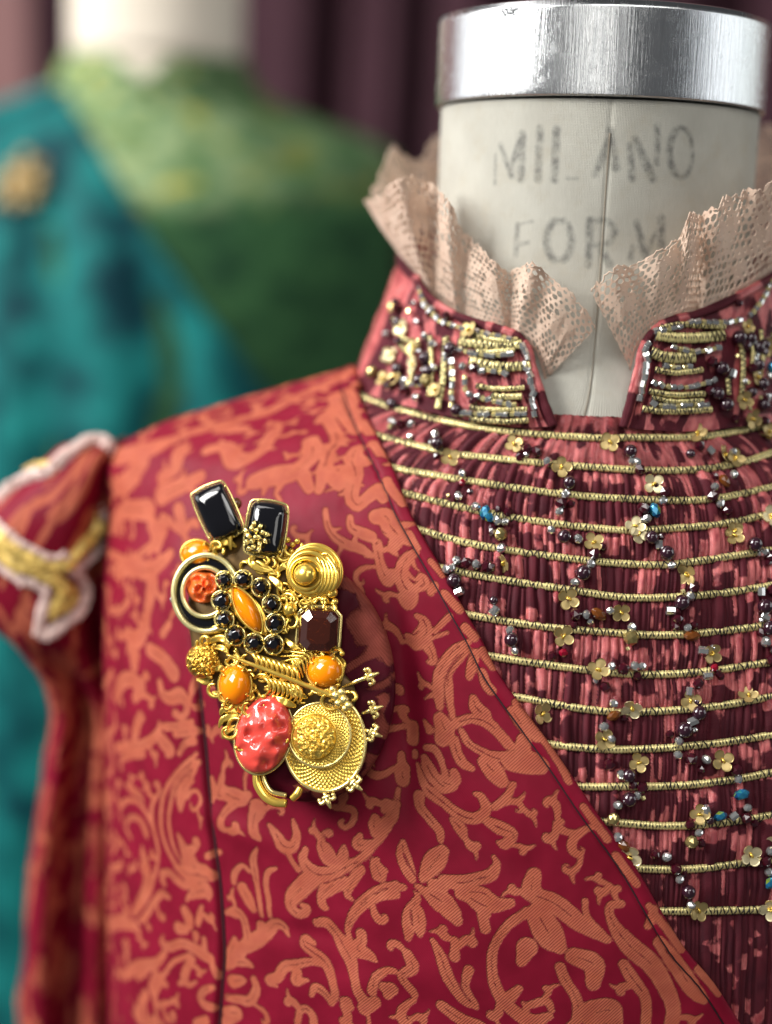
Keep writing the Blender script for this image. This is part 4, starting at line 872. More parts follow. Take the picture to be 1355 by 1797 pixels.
# small leaves and curls fill the larger gaps of the woven ground
rf = random.Random(19); vis = np.nonzero((PHI.ravel() > math.radians(-100)) & (Z.ravel() > -26))[0]
ur, vr = u.ravel(), v.ravel()
for it in range(11):
    cand = vis[pat[vis] > .27]; ins = vis[(pat[vis] < -.015) & (pat[vis] > -.06)][::7]
    if len(cand) < 50: break
    new = []
    for _ in range(34):
        k = cand[rf.randrange(len(cand))]; x1, y1 = ur[k], vr[k]
        if any((x1 - a) ** 2 + (y1 - b) ** 2 < .8 for a, b in new): continue
        new.append((x1, y1)); dq = (ur[ins] - x1) ** 2 + (vr[ins] - y1) ** 2; n_ = ins[int(np.argmin(dq))]; x0, y0 = ur[n_], vr[n_]
        L_ = math.hypot(x1 - x0, y1 - y0); sg = rf.choice([-1, 1]); a = math.atan2(y1 - y0, x1 - x0) - sg * .5; st_ = L_ / 3.2; q = []; x, y = x0, y0; R_ = rf.uniform(.07, .13)
        for i in range(9):
            q.append((x, y, R_ * (.7 + .5 * math.sin(i * .5)) * (1 if i < 6 else .85 - .1 * (i - 6)))); x += st_ * math.cos(a); y += st_ * math.sin(a); a += sg * (.22 + .16 * i); st_ *= .86
        pat = np.minimum(pat, sdf(ur, vr, [np.array(q)], n=3))
        if rf.random() < .6:
            m_ = q[3]; a = math.atan2(q[4][1] - m_[1], q[4][0] - m_[0]) - sg * 1.0; pat = np.minimum(pat, sdf(ur, vr, [np.array([(m_[0] + t_ * .09 * math.cos(a - sg * t_ * .1), m_[1] + t_ * .09 * math.sin(a - sg * t_ * .1), .085 * (1 - t_ / 5.5) + .015) for t_ in range(5)])], n=3))
clj = np.stack([u, v, 0 * u], -1).reshape(-1, 3)
g = grid_faces(*PHI.shape); dd = d.ravel(); fd = dd[g].mean(1)
def sub(name, mask, label=None, extra=None):
    gg = g[mask]; idx, inv = np.unique(gg, return_inverse=True)
    return mk(name, P.reshape(-1, 3)[idx], [inv.reshape(-1, 4)], BROC, JAC, attrs={'pat': pat[idx], 'cl': clj[idx]}, label=label)
sub('front_panel', fd >= TRIM)
# edge band, turned under along the opening
w_ = PHI.shape[1]; ed = P[:, -1]; Ne = SN(ep, zr); tang = S(ep + .01, zr) - S(ep, zr); tang /= np.linalg.norm(tang, axis=1)[:, None]
rows = [ed, ed + tang * .035 - Ne * .04, ed + tang * .045 - Ne * .12, ed + tang * .02 - Ne * .26, ed - tang * .2 - Ne * .33]
turn = np.stack(rows, 1); n0 = len(P.reshape(-1, 3))
gg = g[fd < TRIM]; idx, inv = np.unique(gg, return_inverse=True)
Vb = np.concatenate([P.reshape(-1, 3)[idx], turn.reshape(-1, 3)])
pt = np.concatenate([pat[idx], np.repeat(pat.reshape(PHI.shape)[:, -1], 5)]); cb = np.concatenate([clj[idx], np.repeat(clj.reshape(*PHI.shape, 3)[:, -1], 5, 0)])
mk('edge_band', Vb, [inv.reshape(-1, 4), grid_faces(len(zr), 5, base=len(idx))], BROC, JAC, attrs={'pat': pt, 'cl': cb})
# dark stitched line between band and front, and the dart seam
DKT = simple('dark_maroon_thread', (0.018, 0.002, 0.006, 1), 0.8)
def line_at(dist, z):
    i = [np.interp(-dist, -d[k][::1], PHI[k]) for k in range(len(zr))]
    return np.interp(-z, -zr, np.array(i))
zs = np.linspace(-4.9, -25, 260); pl = line_at(TRIM, zs); uu, vv = cloth(pl, zs)
Vt, Ft = tube(SO(pl, zs, .36 + .10 * (fbm(uu * .22, vv * .22, 11, 3) - .5) + .10 * (fbm(uu * .55, vv * .4, 12, 2) - .5)), .030, 5); a = Acc(); a.add(Vt, Ft); a.mk('stitch_line', DKT, JAC)
uu, vv = cloth(DART[:, 0], DART[:, 1])
Vt, Ft = tube(SO(DART[:, 0], DART[:, 1], .31 + .10 * (fbm(uu * .22, vv * .22, 11, 3) - .5) + .10 * (fbm(uu * .55, vv * .4, 12, 2) - .5)), np.clip(.01 + (vv - vv[0]) * .02, .008, .05), 6); a = Acc(); a.add(Vt, Ft); a.mk('dart_seam', DKT, JAC)

# sleeve: a puffed cap narrowing to a hanging sleeve
def sleeve():
    sec = [(772, 150, 228, 54.6, .6), (782, 112, 236, 54.8, 1.4), (800, 92, 244, 55, 2.3), (835, 52, 250, 55.3, 3.2), (880, 10, 256, 55.6, 3.9), (940, -24, 258, 55.9, 4.2), (1010, -30, 258, 56.2, 4.3), (1070, 0, 256, 56.5, 4.2), (1120, 36, 252, 56.8, 3.9), (1170, 76, 250, 57, 3.6), (1215, 92, 250, 57.2, 3.5), (1260, 92, 250, 57.3, 3.5), (1350, 78, 250, 57.6, 3.5), (1500, 60, 250, 58, 3.5), (1650, 48, 250, 58.5, 3.5), (1830, 36, 250, 59, 3.5)]
    C = []
    for py, l, r, y, ry in sec:
        a, b = yp(l, py, y), yp(r, py, y); ry2 = ry * (.62 if py < 1100 else 1); C.append(((a[0] + b[0]) / 2, y - ry + ry2 + .15, (a[2] + b[2]) / 2, (b[0] - a[0]) / 2, ry2))
    C = cat(C, 9); th = np.linspace(-np.pi, np.pi, 150, endpoint=False)
    x = C[:, :1] + C[:, 3:4] * np.sin(th); y = C[:, 1:2] - C[:, 4:5] * np.cos(th); z = np.broadcast_to(C[:, 2:3], x.shape).copy()
    fold = .22 * (fbm(th[None] * 2.2, C[:, 2:3] * .35, 3, 3) - .5) * np.clip((-C[:, 2:3] - 12) / 3, 0, 1) + .07 * (fbm(th[None] * 5, C[:, 2:3] * .5, 7) - .5)
    x += fold * np.sin(th) * 2; y -= fold * np.cos(th) * 2
    low = np.clip((-C[:, 2:3] - 14.5) / 4, 0, 1); y += 1.9 * np.exp(-((th + .06) / .30) ** 2)[None] * low
    y += 1.6 * np.exp(-((th - .60) / .16) ** 2)[None] * (1 - low)
    return np.stack([x, y, z], -1), th
SL_, th = sleeve()
U_, V_ = np.broadcast_arrays(th[None] * 3.6, -SL_[:, :1, 2])
r = random.Random(5); st = []
for k in range(330):
    x, y = r.uniform(-11.3, 11.3), r.uniform(4, 32); a = r.uniform(1.0, 2.2); q = []
    for i in range(6): q.append((x, y, r.uniform(.16, .32) * (1 - .1 * i))); x += .45 * math.cos(a); y += .45 * math.sin(a); a += r.uniform(-.1, .6)
    st.append(np.array(q))
ps = sdf(U_.ravel(), V_.ravel(), st, n=3)
mk('sleeve', SL_.reshape(-1, 3), [grid_faces(SL_.shape[0], 150, True)], BROC, JAC, attrs={'pat': ps, 'cl': np.stack([U_, V_, 0 * U_], -1).reshape(-1, 3)})
SLB = bvh_grid(SL_, True)
def on_sleeve(o, s, pts, off):
    out = []
    for x, y in cat(pts, 6):
        d_ = Vector(ray(o[0] + x * s, o[1] + y * s)); h = SLB.ray_cast(Vector((0, 0, 0)), d_)
        if h[0] is None:
            h = SLB.find_nearest(d_ * (55.0 / d_.y)); 
        n = np.array(h[1]); n = n if n[1] < 0 else -n
        out.append(np.array(h[0]) + n * off)
    return np.array(out)
o, s = (0, 750), 220 / 791
BRAID = simple('gold_braid', (0.72, 0.50, 0.13, 1), .45, .25, 300, .25, .0002); FRNG = simple('pale_pink_beading', (0.74, 0.55, 0.50, 1), .5, 0, 250, .25, .0003)
for nm, mt, pts, r_ in [('beaded_trim', FRNG, [(-60, 540), (0, 465), (100, 385), (200, 320), (310, 290), (420, 195), (520, 125), (620, 95), (690, 130)], .26),
                        ('gold_braid', BRAID, [(-60, 500), (40, 400), (140, 310), (240, 268), (330, 255)], .20),
                        ('gold_braid', BRAID, [(-60, 600), (0, 680), (100, 760), (230, 830), (340, 865), (420, 850), (500, 750), (570, 670), (610, 590)], .30),
                        ('beaded_trim', FRNG, [(440, 900), (500, 850), (580, 780), (660, 690), (675, 590), (640, 535)], .24),
                        ('beaded_trim', FRNG, [(-50, 560), (30, 630), (130, 715), (230, 770), (330, 815), (430, 800)], .12),
                        ('gold_braid', BRAID, [(-60, 740), (0, 790), (120, 860), (250, 910), (345, 955), (395, 1010), (375, 1090), (320, 1170)], .27),
                        ('beaded_trim', FRNG, [(-50, 820), (40, 890), (150, 950), (270, 1000), (300, 1050), (270, 1160), (255, 1260), (280, 1300)], .22),
                        ('beaded_trim', FRNG, [(445, 880), (490, 950), (520, 1040), (500, 1130), (420, 1210), (330, 1280), (270, 1300)], .27),
                        ('gold_braid', BRAID, [(430, 1000), (460, 1060), (430, 1120), (370, 1150)], .14)]:
    Pt = on_sleeve(o, s, pts, .12); k = len(Pt)
    Vt, Ft = tube(Pt, r_ * .98 * (1 + .07 * np.sin(np.arange(k) * 1.9) + .1 * np.sin(np.arange(k) * .7)), 10, N=np.broadcast_to([0, -1., .15], Pt.shape), flat=.4); a = Acc(); a.add(Vt, Ft)
    rt_ = random.Random(k)
    for j in range(k * 3):
        c_ = Pt[rt_.randrange(k)] + np.array([rt_.gauss(0, r_ * .45), -.06, rt_.gauss(0, r_ * .45)]); a.add(*sphere(c_, rt_.uniform(.04, .09), 6, 4))
    a.mk(nm, mt, JAC)
# ------------------------------------------------------------------ the brooch
hb_ = at(520, 1160); BO = SO(np.array(hb_[0]), np.array(hb_[1]), np.array(.42)); BNr = SN(np.array(hb_[0]), np.array(hb_[1]))
vd = -ray(520, 1160); BN = BNr * .75 + vd * .25; BN /= np.linalg.norm(BN)
BRO = empty('brooch', tuple(BO), 'large gold jewel cluster brooch with black, orange and coral stones on a round crimson pad', 'brooch')
def X(px, py, h):
    """photo position on the plane h centimetres above the cloth at the brooch"""
    d_ = ray(px, py); o_ = BO + BN * (h + .22); return d_ * ((o_ @ BN) / (d_ @ BN))
def XP(Q): return np.array([X(*q) for q in Q])
PXC = float(BO @ FWD) / FPX            # centimetres per photo pixel here
TREE = {}
def el(cx, cy, rx, ry, rot=0, n=40):
    a = np.linspace(0, 2 * np.pi, n, endpoint=False); c, s = math.cos(math.radians(rot)), math.sin(math.radians(rot))
    x, y = rx * np.cos(a), ry * np.sin(a)
    return np.stack([cx + x * c - y * s, cy + x * s + y * c], -1)
def loft(outline, prof, hfun=None):
    """outline (n,2) px; prof [(scale, h)...] from rim to middle; closed at the middle"""
    c = outline.mean(0); n = len(outline); V = []
    for s, h in prof:
        q = c + (outline - c) * s
        for i, p in enumerate(q):
            hh = h + (hfun(p[0], p[1], s) if hfun else 0); V.append(X(p[0], p[1], hh))
    m = len(prof); hh = prof[-1][1] + (hfun(c[0], c[1], 0) if hfun else 0); V.append(X(c[0], c[1], hh))
    j = np.arange(n); j2 = (j + 1) % n; b = (m - 1) * n
    return np.array(V), [grid_faces(m, n, True), np.stack([b + j, b + j2, np.full(n, m * n)], -1)]
def dome(h0, hh, k=8, side=.35):
    return [(1, h0), (1.0, h0 + hh * side * .6)] + [(math.cos(t), h0 + hh * (side * .6 + (1 - side * .6) * math.sin(t))) for t in np.linspace(.15, 1.5, k)]
def add(name, V, F, mat, parent=BRO, smooth=True, label=None, **k): return mk(name, V, F, mat, parent, smooth, label, **k)
def ring(name, outline, r, h, mat=GOLD, parent=BRO, k=8, label=None):
    V, F = tube(XP([(x, y, h) for x, y in outline]), r * PXC, k, closed=True); return add(name, V, F, mat, parent, label=label)
def ptube(pts, r, k=8, n=6):
    P = XP(cat(pts, n)); rr = np.asarray(r, float)
    if rr.ndim: rr = np.interp(np.linspace(0, 1, len(P)), np.linspace(0, 1, len(rr)), rr)
    return tube(P, rr * PXC, k)
def ball(px, py, h, r, nu=10, nv=7): return sphere(X(px, py, h), r * PXC, nu, nv)
ENAM = BLACK
ORANGE = simple('orange_stone', (1.0, 0.27, 0.002, 1), .14, 0, 60, .05, Coat_Weight=.5, Coat_Roughness=.03, Specular_IOR_Level=.3)
CORAL = simple('carved_coral', (0.76, 0.075, 0.055, 1), .22, 0, 150, .2, Coat_Weight=.45, Coat_Roughness=.05, Subsurface_Weight=.15, Subsurface_Scale=.002)
ROSE = simple('orange_coral', (0.88, 0.17, 0.03, 1), .3, 0, 150, .15, Coat_Weight=.4)
TOPAZ = Mt('brown_glass'); TOPAZ.set(Roughness=.03, IOR=1.62, Transmission_Weight=.3, Specular_IOR_Level=.35); TOPAZ.b.inputs['Base Color'].default_value = (.055, .012, .007, 1); TOPAZ = TOPAZ.m
OLDGOLD = simple('dark_gold', (0.80, 0.48, 0.08, 1), .24, .85, 300, .3)
WHITEG = simple('polished_pale_gold', (1.0, 0.80, 0.30, 1), .14, .8)

# padded round backing covered in the jacket cloth
pad = el(536, 1196, 158, 212, -4, 90)
Vp, Fp = loft(pad, [(.94, -.32), (.985, .1), (1.0, .40), (.99, .58), (.955, .69), (.88, .77), (.7, .82), (.45, .86), (.2, .88)], lambda x, y, s: (.035 * math.sin(24 * math.atan2(y - 1196, x - 536)) + .05 * (float(vnoise(np.array(x * .04), np.array(y * .04), 2)) - .5)) * s ** 6)
r = random.Random(11); st = []
uvp = np.array([((p - BO) @ np.cross(BN, [0, 0, 1.]), (p - BO) @ np.array([0, 0, 1.]) * -1) for p in Vp])
def pxuv(x, y): p = X(x, y, .6); return ((p - BO) @ np.cross(BN, [0, 0, 1.]), -(p - BO)[2])
for pts in [[(640, 1050, 9), (660, 1100, 12), (650, 1150, 8)], [(670, 1120, 10), (685, 1160, 8)], [(640, 1190, 8), (610, 1170, 6)], [(680, 1220, 8), (665, 1250, 11), (680, 1290, 8)], [(640, 1320, 8), (660, 1340, 10), (640, 1360, 6)], [(600, 1020, 9), (625, 1030, 10)], [(600, 1385, 7), (560, 1395, 8)], [(470, 1395, 7), (430, 1370, 8), (405, 1330, 8)], [(655, 1205, 5), (690, 1190, 6)], [(615, 1090, 7), (630, 1130, 9), (618, 1160, 5)], [(520, 1370, 6), (545, 1385, 7)]]:
    st.append(np.array([(*pxuv(x, y), w_ * PXC) for x, y, w_ in pts]))
pp = sdf(uvp[:, 0], uvp[:, 1], st, n=5)
BROC2 = brocade('pad_brocade', (0.085, 0.004, 0.013, 1), (0.27, 0.06, 0.042, 1))  # jacket cloth in a darker copy, partly shade put into the colour
add('pad', Vp, Fp, BROC2, attrs={'pat': pp, 'cl': np.concatenate([uvp, uvp[:, :1] * 0], 1)})

# pierced gold base: plate, coils, leaves and rope turns
base = np.array([(345, 985), (395, 935), (450, 925), (520, 965), (590, 975), (585, 1050), (600, 1110), (598, 1170), (625, 1215), (600, 1290), (520, 1330), (430, 1320), (392, 1280), (385, 1215), (345, 1180), (335, 1120), (330, 1060)], float)
bo = cat(base, 4, closed=True)
Vb, Fb = loft(bo, [(.96, .80), (1.0, .86), (1.0, .98), (.96, 1.04), (.7, 1.12), (.3, 1.16)], lambda x, y, s: .10 * float(fbm(np.array(x * .05), np.array(y * .05), 3, 2) - .5))
add('back_plate', Vb, Fb, simple('recess_shade_gold', (0.10, 0.055, 0.015, 1), .42, .6, 200, .4))  # dark colour paints shade into the gaps under the filigree
acc = Acc(); r = random.Random(23)
from math import cos, sin, pi
def inside(x, y, poly):
    c = False; j = len(poly) - 1
    for i in range(len(poly)):
        if (poly[i][1] > y) != (poly[j][1] > y) and x < (poly[j][0] - poly[i][0]) * (y - poly[i][1]) / (poly[j][1] - poly[i][1]) + poly[i][0]: c = not c
        j = i
    return c
n = 0
while n < 150:
    x, y = r.uniform(325, 620), r.uniform(930, 1310)
    if not inside(x, y, base) or ((x - 362) / 62) ** 2 + ((y - 1041) / 70) ** 2 < 1 or ((x - 561) / 62) ** 2 + ((y - 1290) / 64) ** 2 < 1: continue
    n += 1; a0 = r.uniform(0, 6.28); R_ = r.uniform(9, 22); t = r.uniform(1.5, 4.6); h = 1.06 + r.random() * .22
    q = [(x + R_ * (1 - .11 * i) * cos(a0 + t * i / 6), y + R_ * (1 - .11 * i) * sin(a0 + t * i / 6), h + .03 * i) for i in range(7)]
    acc.add(*ptube(q, [2.8, 3.8, 3.2, 1.8], 7, 4))
    if n % 4 == 0: acc.add(*ball(q[-1][0], q[-1][1], h + .2, r.uniform(3, 5), 8, 6))
# rope turns below the marquise and around the left stone
for k in range(9): acc.add(*ptube([(432 + k * 9, 1142 + k * 3, 1.2), (446 + k * 9, 1150 + k * 3, 1.42), (452 + k * 9, 1166 + k * 3, 1.42), (446 + k * 9, 1180 + k * 3, 1.2)], [2, 3.6, 3.6, 2], 7, 4))
for k in range(8): acc.add(*ptube([(452 + k * 8, 1188 + k * 2, 1.2), (468 + k * 8, 1192 + k * 2, 1.4), (474 + k * 8, 1208 + k * 2, 1.4), (466 + k * 8, 1222 + k * 2, 1.15)], [2, 3.2, 3.4, 2], 7, 4))
for k in range(6): acc.add(*ptube([(500 + 14 * cos(k), 1150 + 12 * sin(k), 1.25), (515 + 6 * k, 1165 - 4 * k, 1.4), (528 + 4 * k, 1195 - 6 * k, 1.3)], [1.8, 2.6, 1.6], 6, 4))
acc.mk('filigree', GOLD, BRO)
# leaf fans
def leaf(pts, wd, h, lift=.18, fold=.06):
    P = cat(pts, 5); n = len(P); t = np.linspace(0, 1, n); T_ = np.gradient(P, axis=0); T_ /= np.linalg.norm(T_, axis=1)[:, None]; Nn = np.stack([-T_[:, 1], T_[:, 0]], -1)
    wv = wd * np.sin(np.pi * np.clip(t * .9 + .08, 0, 1)) ** .8; V = []
    for i in range(n):
        hh = h + lift * math.sin(pi * t[i] * .8)
        for sde, dz in ((-1, -.05), (-.5, .0), (0, -fold), (.5, .0), (1, -.05)): V.append(X(*(P[i] + Nn[i] * wv[i] * sde), hh + dz))
        for sde in (.6, -.6): V.append(X(*(P[i] + Nn[i] * wv[i] * sde), hh - .14))
    return np.array(V), [grid_faces(n, 7, True), np.array([list(range(7))[::-1], [(n - 1) * 7 + k for k in range(7)]])]
def leaves(name, specs, mat=GOLD, label=None):
    for pts, wd, h in specs:
        V, F = leaf(pts, wd, h); add(name, V, F, mat, label=label)
leaves('leaf', [([(400, 1180), (385, 1172), (372, 1178)], 7, 1.2), ([(520, 1240), (500, 1232), (484, 1222)], 8, 1.25), ([(540, 1225), (520, 1216), (506, 1206)], 7, 1.3), ([(590, 1150), (602, 1165), (598, 1182)], 6, 1.0), ([(500, 1120), (512, 1132), (530, 1140)], 6, 1.3), ([(510, 1080), (498, 1098), (505, 1112)], 6, 1.25), ([(470, 1010), (488, 1024), (496, 1040)], 7, 1.3),([(430, 1268), (412, 1258), (392, 1262), (384, 1278)], 7, 1.0), ([(430, 1258), (408, 1246), (392, 1246), (386, 1256)], 7, 1.05), ([(432, 1250), (412, 1236), (398, 1232), (390, 1238)], 6, 1.1),
                ([(430, 1276), (412, 1276), (396, 1286), (390, 1297)], 6, .95), ([(405, 965), (402, 938), (390, 922), (377, 916)], 6, 1.25), ([(415, 960), (400, 952), (380, 955), (366, 966)], 7, 1.15),
                ([(430, 985), (450, 990), (470, 1000), (488, 1010)], 9, 1.2), ([(450, 975), (440, 985), (455, 998), (480, 1002)], 7, 1.3), ([(515, 985), (500, 992), (488, 1004)], 7, 1.2), ([(360, 1130), (385, 1120), (400, 1128), (396, 1146)], 8, 1.15),
                ([(372, 1135), (392, 1138), (402, 1150)], 6, 1.25), ([(345, 1192), (365, 1196), (380, 1186)], 7, .9), ([(372, 1215), (392, 1222), (404, 1238)], 8, .95), ([(350, 1110), (380, 1104), (410, 1098)], 9, 1.05), ([(545, 1150), (525, 1160), (515, 1180)], 6, 1.25), ([(590, 1205), (570, 1215), (545, 1212)], 7, 1.2)])

def octa(cx, cy, w_, l, rot, ch=.28):
    a, b = w_ / 2, l / 2; c = min(a, b) * ch * 2 * .5 + 2
    P = np.array([(-a + c, -b), (a - c, -b), (a, -b + c), (a, b - c), (a - c, b), (-a + c, b), (-a, b - c), (-a, -b + c)])
    t = math.radians(rot); R_ = np.array([[cos(t), -sin(t)], [sin(t), cos(t)]])
    return P @ R_.T + [cx, cy]
def gem(cx, cy, w_, l, rot, h, hh, mat, name='stone', label=None, ch=.28, table=.66, bez=3.2, smooth=False):
    o_ = octa(cx, cy, w_, l, rot, ch)
    V, F = loft(o_, [(.7, h - .05), (1, h + hh * .25), (.99, h + hh * .45), (.86, h + hh * .82), (table, h + hh), (table * .5, h + hh + .005)])
    g_ = add(name, V, F, mat, smooth=smooth, label=label)
    oo = octa(cx, cy, w_ + 4, l + 4, rot, ch); path = np.concatenate([np.linspace(oo[i], oo[(i + 1) % 8], 4, endpoint=False) for i in range(8)])
    ring('bezel', path, bez, h + hh * .32, WHITEG if bez < 4 else GOLD, g_)
    return g_
def emerald(cx, cy, w_, l, rot, h, hh, mat, label, bez=3.2):
    """soft-cornered emerald cut: bevelled sides, flat top"""
    o_ = cat(np.repeat(octa(cx, cy, w_, l, rot, .34), 1, 0), 3, closed=True); 
    V, F = loft(o_, [(.8, h), (1, h + hh * .2), (1, h + hh * .5), (.95, h + hh * .72), (.80, h + hh * .93), (.70, h + hh), (.3, h + hh + .02)])
    g_ = add('stone', V, F, mat, label=label)
    oo = cat(octa(cx, cy, w_ + 5, l + 5, rot, .34), 4, closed=True); ring('bezel', oo, bez, h + hh * .38, WHITEG, g_)
    for i in (0, 1, 2, 3, 4, 5, 6, 7)[::2]:
        q = octa(cx, cy, w_ + 2, l + 2, rot, .34)[i]; V, F = ball(q[0], q[1], h + hh * .6, bez * 1.1); add('prong', V, F, WHITEG, g_)
    return g_
emerald(382, 899, 60, 94, -24, 1.0, .62, BLACK, 'black emerald-cut stone tilted to the left', 2)
emerald(467, 928, 64, 92, 8, 1.0, .66, BLACK, 'black emerald-cut stone with a gold leaf spray across its corner', 2.4)
gem(559, 1107, 72, 82, 4, 1.05, .62, TOPAZ, label='brown glass emerald-cut stone', ch=.32, table=.56, bez=2.6)
for x, y, a, b, rot, h, hh, lb in [(346, 972, 26, 22, 0, .95, .35, 'orange oval stone behind the black and gold hoop'), (570, 1178, 30, 29, 0, 1.15, .55, 'round orange stone on the right'), (413, 1202, 27, 34, 3, 1.15, .6, 'oval orange stone on the left')]:
    V, F = loft(el(x, y, a, b, rot, 40), dome(h, hh, 9)); g_ = add('cabochon', V, F, ORANGE, label=lb)
    ring('bezel', el(x, y, a + 2, b + 2, rot, 40), 2.6, h + .08, GOLD, g_)
    for k in range(4):
        t = k * pi / 2 + .6; P = ptube([(x + (a + 3) * cos(t), y + (b + 3) * sin(t), h), (x + a * cos(t), y + b * sin(t), h + hh * .5), (x + a * .84 * cos(t), y + b * .84 * sin(t), h + hh * .72)], [3, 2.6, 2.2], 6, 3); add('prong', *P, GOLD, g_)
V, F = ball(414, 884, 1.0, 11, 12, 8); add('cabochon', V, F, AMBER, label='small amber stone between the black stones')
# hoop of black enamel between two gold rings, a coral rose inside
def annulus(cx, cy, R1, R2, h, hh, n=64):
    rows = []
    for f_, dz in ((1, 0), (.97, hh), (.75, hh * 1.25), (.5, hh * 1.3), (.25, hh * 1.25), (.03, hh), (0, 0)):
        o_ = el(cx, cy, R2[0] + (R1[0] - R2[0]) * f_, R2[1] + (R1[1] - R2[1]) * f_, 0, n); rows.append(XP([(x, y, h + dz) for x, y in o_]))
    return np.concatenate(rows), [grid_faces(len(rows), n, True)]
V, F = annulus(362, 1041, (55, 64), (38, 42), 1.05, .12); hp = add('enamel_hoop', V, F, BLACK)
ring('gold_ring', el(362, 1041, 57, 67, 0, 70), 5.2, 1.24, PALEGOLD, hp); ring('gold_ring', el(360, 1039, 39, 43, 0, 60), 4.4, 1.28, PALEGOLD, hp)
V, F = ball(306, 1052, 1.12, 8); add('side_stone', V, F, CRYST, hp); V, F = ball(322, 1050, 1.22, 5); add('side_stone', V, F, CRYST, hp)
def rosefun(x, y, s):
    dx, dy = x - 356, y - 1030; t = math.atan2(dy, dx); rr = math.hypot(dx, dy) / 28
    return .10 * math.sin(3 * t + rr * 9) + .05 * math.sin(5 * t - rr * 7)
V, F = loft(el(356, 1030, 29, 29, 0, 60), dome(1.05, .42, 16), rosefun); add('carved_rose', V, F, ROSE)
# marquise stone in a ring of black stones
t = np.linspace(-1, 1, 16); half = 17 * (1 - t ** 2) ** .85; ml = np.concatenate([np.stack([half, t * 46], -1), np.stack([-half[::-1], t[::-1] * 46], -1)[1:-1]])
rt = math.radians(-31); ml = ml @ np.array([[cos(rt), -sin(rt)], [sin(rt), cos(rt)]]).T + [434, 1070]
V, F = loft(ml, [(.9, 1.35), (1, 1.42), (.93, 1.55), (.72, 1.68), (.4, 1.76), (.1, 1.78)]); mq = add('marquise_stone', V, F, ORANGE)
ring('bezel', (ml - [434, 1070]) * 1.07 + [434, 1070], 2.4, 1.46, GOLD, mq)
V, F = loft((ml - [434, 1070]) * [1.5, 1.2] + [434, 1070], [(.98, 1.2), (1, 1.25), (1, 1.34), (.9, 1.38), (.4, 1.38)]); add('setting', V, F, OLDGOLD, mq)
for x, y, R_ in [(394, 1018, 14), (427, 1017, 15), (458, 1031, 15), (477, 1060, 15), (483, 1094, 16), (480, 1131, 16), (446, 1129, 16), (413, 1115, 16), (394, 1088, 15.5), (389, 1054, 16)]:
    V, F = loft(el(x, y, R_, R_, random.uniform(0, 30), 8), [(.9, 1.3), (1, 1.42), (.97, 1.49), (.80, 1.59), (.5, 1.68), (.42, 1.69)]); g_ = add('black_stone', V, F, BLACK, smooth=False)
    ring('bezel', el(x, y, R_ + 1, R_ + 1, 0, 24), 2.2, 1.42, WHITEG, g_)
    a = random.uniform(0, 1.5); acc = Acc()
    for k in range(4): acc.add(*ball(x + (R_ + .5) * cos(a + k * pi / 2), y + (R_ + .5) * sin(a + k * pi / 2), 1.5, 2.8, 8, 5))
    acc.mk('prong', GOLD, g_)
# swirled knot
kn = []
V, F = loft(el(535, 1008, 20, 20, 0, 40), dome(1.5, .42, 9)); k0 = add('swirl_knot', V, F, GOLD)
for x, y, a, b, rot, h, w_ in [(537, 1007, 27, 27, 0, 1.5, 4), (542, 1005, 35, 35, 20, 1.42, 4.4), (548, 1003, 42, 41, 30, 1.34, 4.6), (553, 1002, 46, 44, 40, 1.24, 4.8)]:
    ring('coil', el(x, y, a, b, rot, 60), w_, h, GOLD, k0, 10)
V, F = loft(el(550, 1003, 46, 45, 0, 40), [(1, .95), (1, 1.2), (.9, 1.3), (.5, 1.38)]); add('knot_plate', V, F, GOLD, k0)
for k in range(5): V, F = ptube([(572 - k * 5, 975 - k * 2, 1.3), (590 - k * 6, 1000, 1.5), (588 - k * 7, 1028 + k, 1.5), (568 - k * 8, 1048, 1.3)], [2.4, 4, 4, 2.4], 8, 6); add('coil', V, F, GOLD, k0)
for x, y, R_ in [(508, 1043, 7), (524, 1040, 7), (540, 1046, 7), (517, 1054, 6), (533, 1060, 7), (550, 1052, 6), (512, 1066, 8), (498, 1056, 6)]: ring('small_ring', el(x, y, R_, R_, 0, 20), 2.3, 1.32, GOLD)
for x, y, R_ in [(583, 1040, 10), (570, 1053, 8), (508, 1070, 13), (588, 1056, 6), (498, 1036, 6)]: V, F = ball(x, y, 1.28, R_, 14, 9); add('gold_ball', V, F, GOLD)
# leaf spray over the right black stone
acc = Acc(); r = random.Random(2)
for k in range(16):
    a = k * 2.399; R_ = 4 + 17 * math.sqrt(k / 16); x, y = 449 + R_ * cos(a), 943 + R_ * 1.15 * sin(a)
    acc.add(*leaf([(x - 6 * cos(a), y - 6 * sin(a)), (x, y), (x + 7 * cos(a + .4), y + 7 * sin(a + .4))], 4.5, 1.74 + .1 * (1 - R_ / 21), .1))
    acc.add(*ball(x, y, 1.82, 2.4, 7, 5))
acc.add(*ball(449, 943, 1.95, 4.5)); acc.mk('flower_spray', WHITEG, BRO)
acc = Acc()
for x, y in [(505, 948), (514, 956), (500, 962), (512, 968), (522, 950), (503, 974), (516, 980)]: acc.add(*ball(x, y, 1.2, 5.5, 9, 6))
acc.mk('gold_beads', GOLD, BRO)
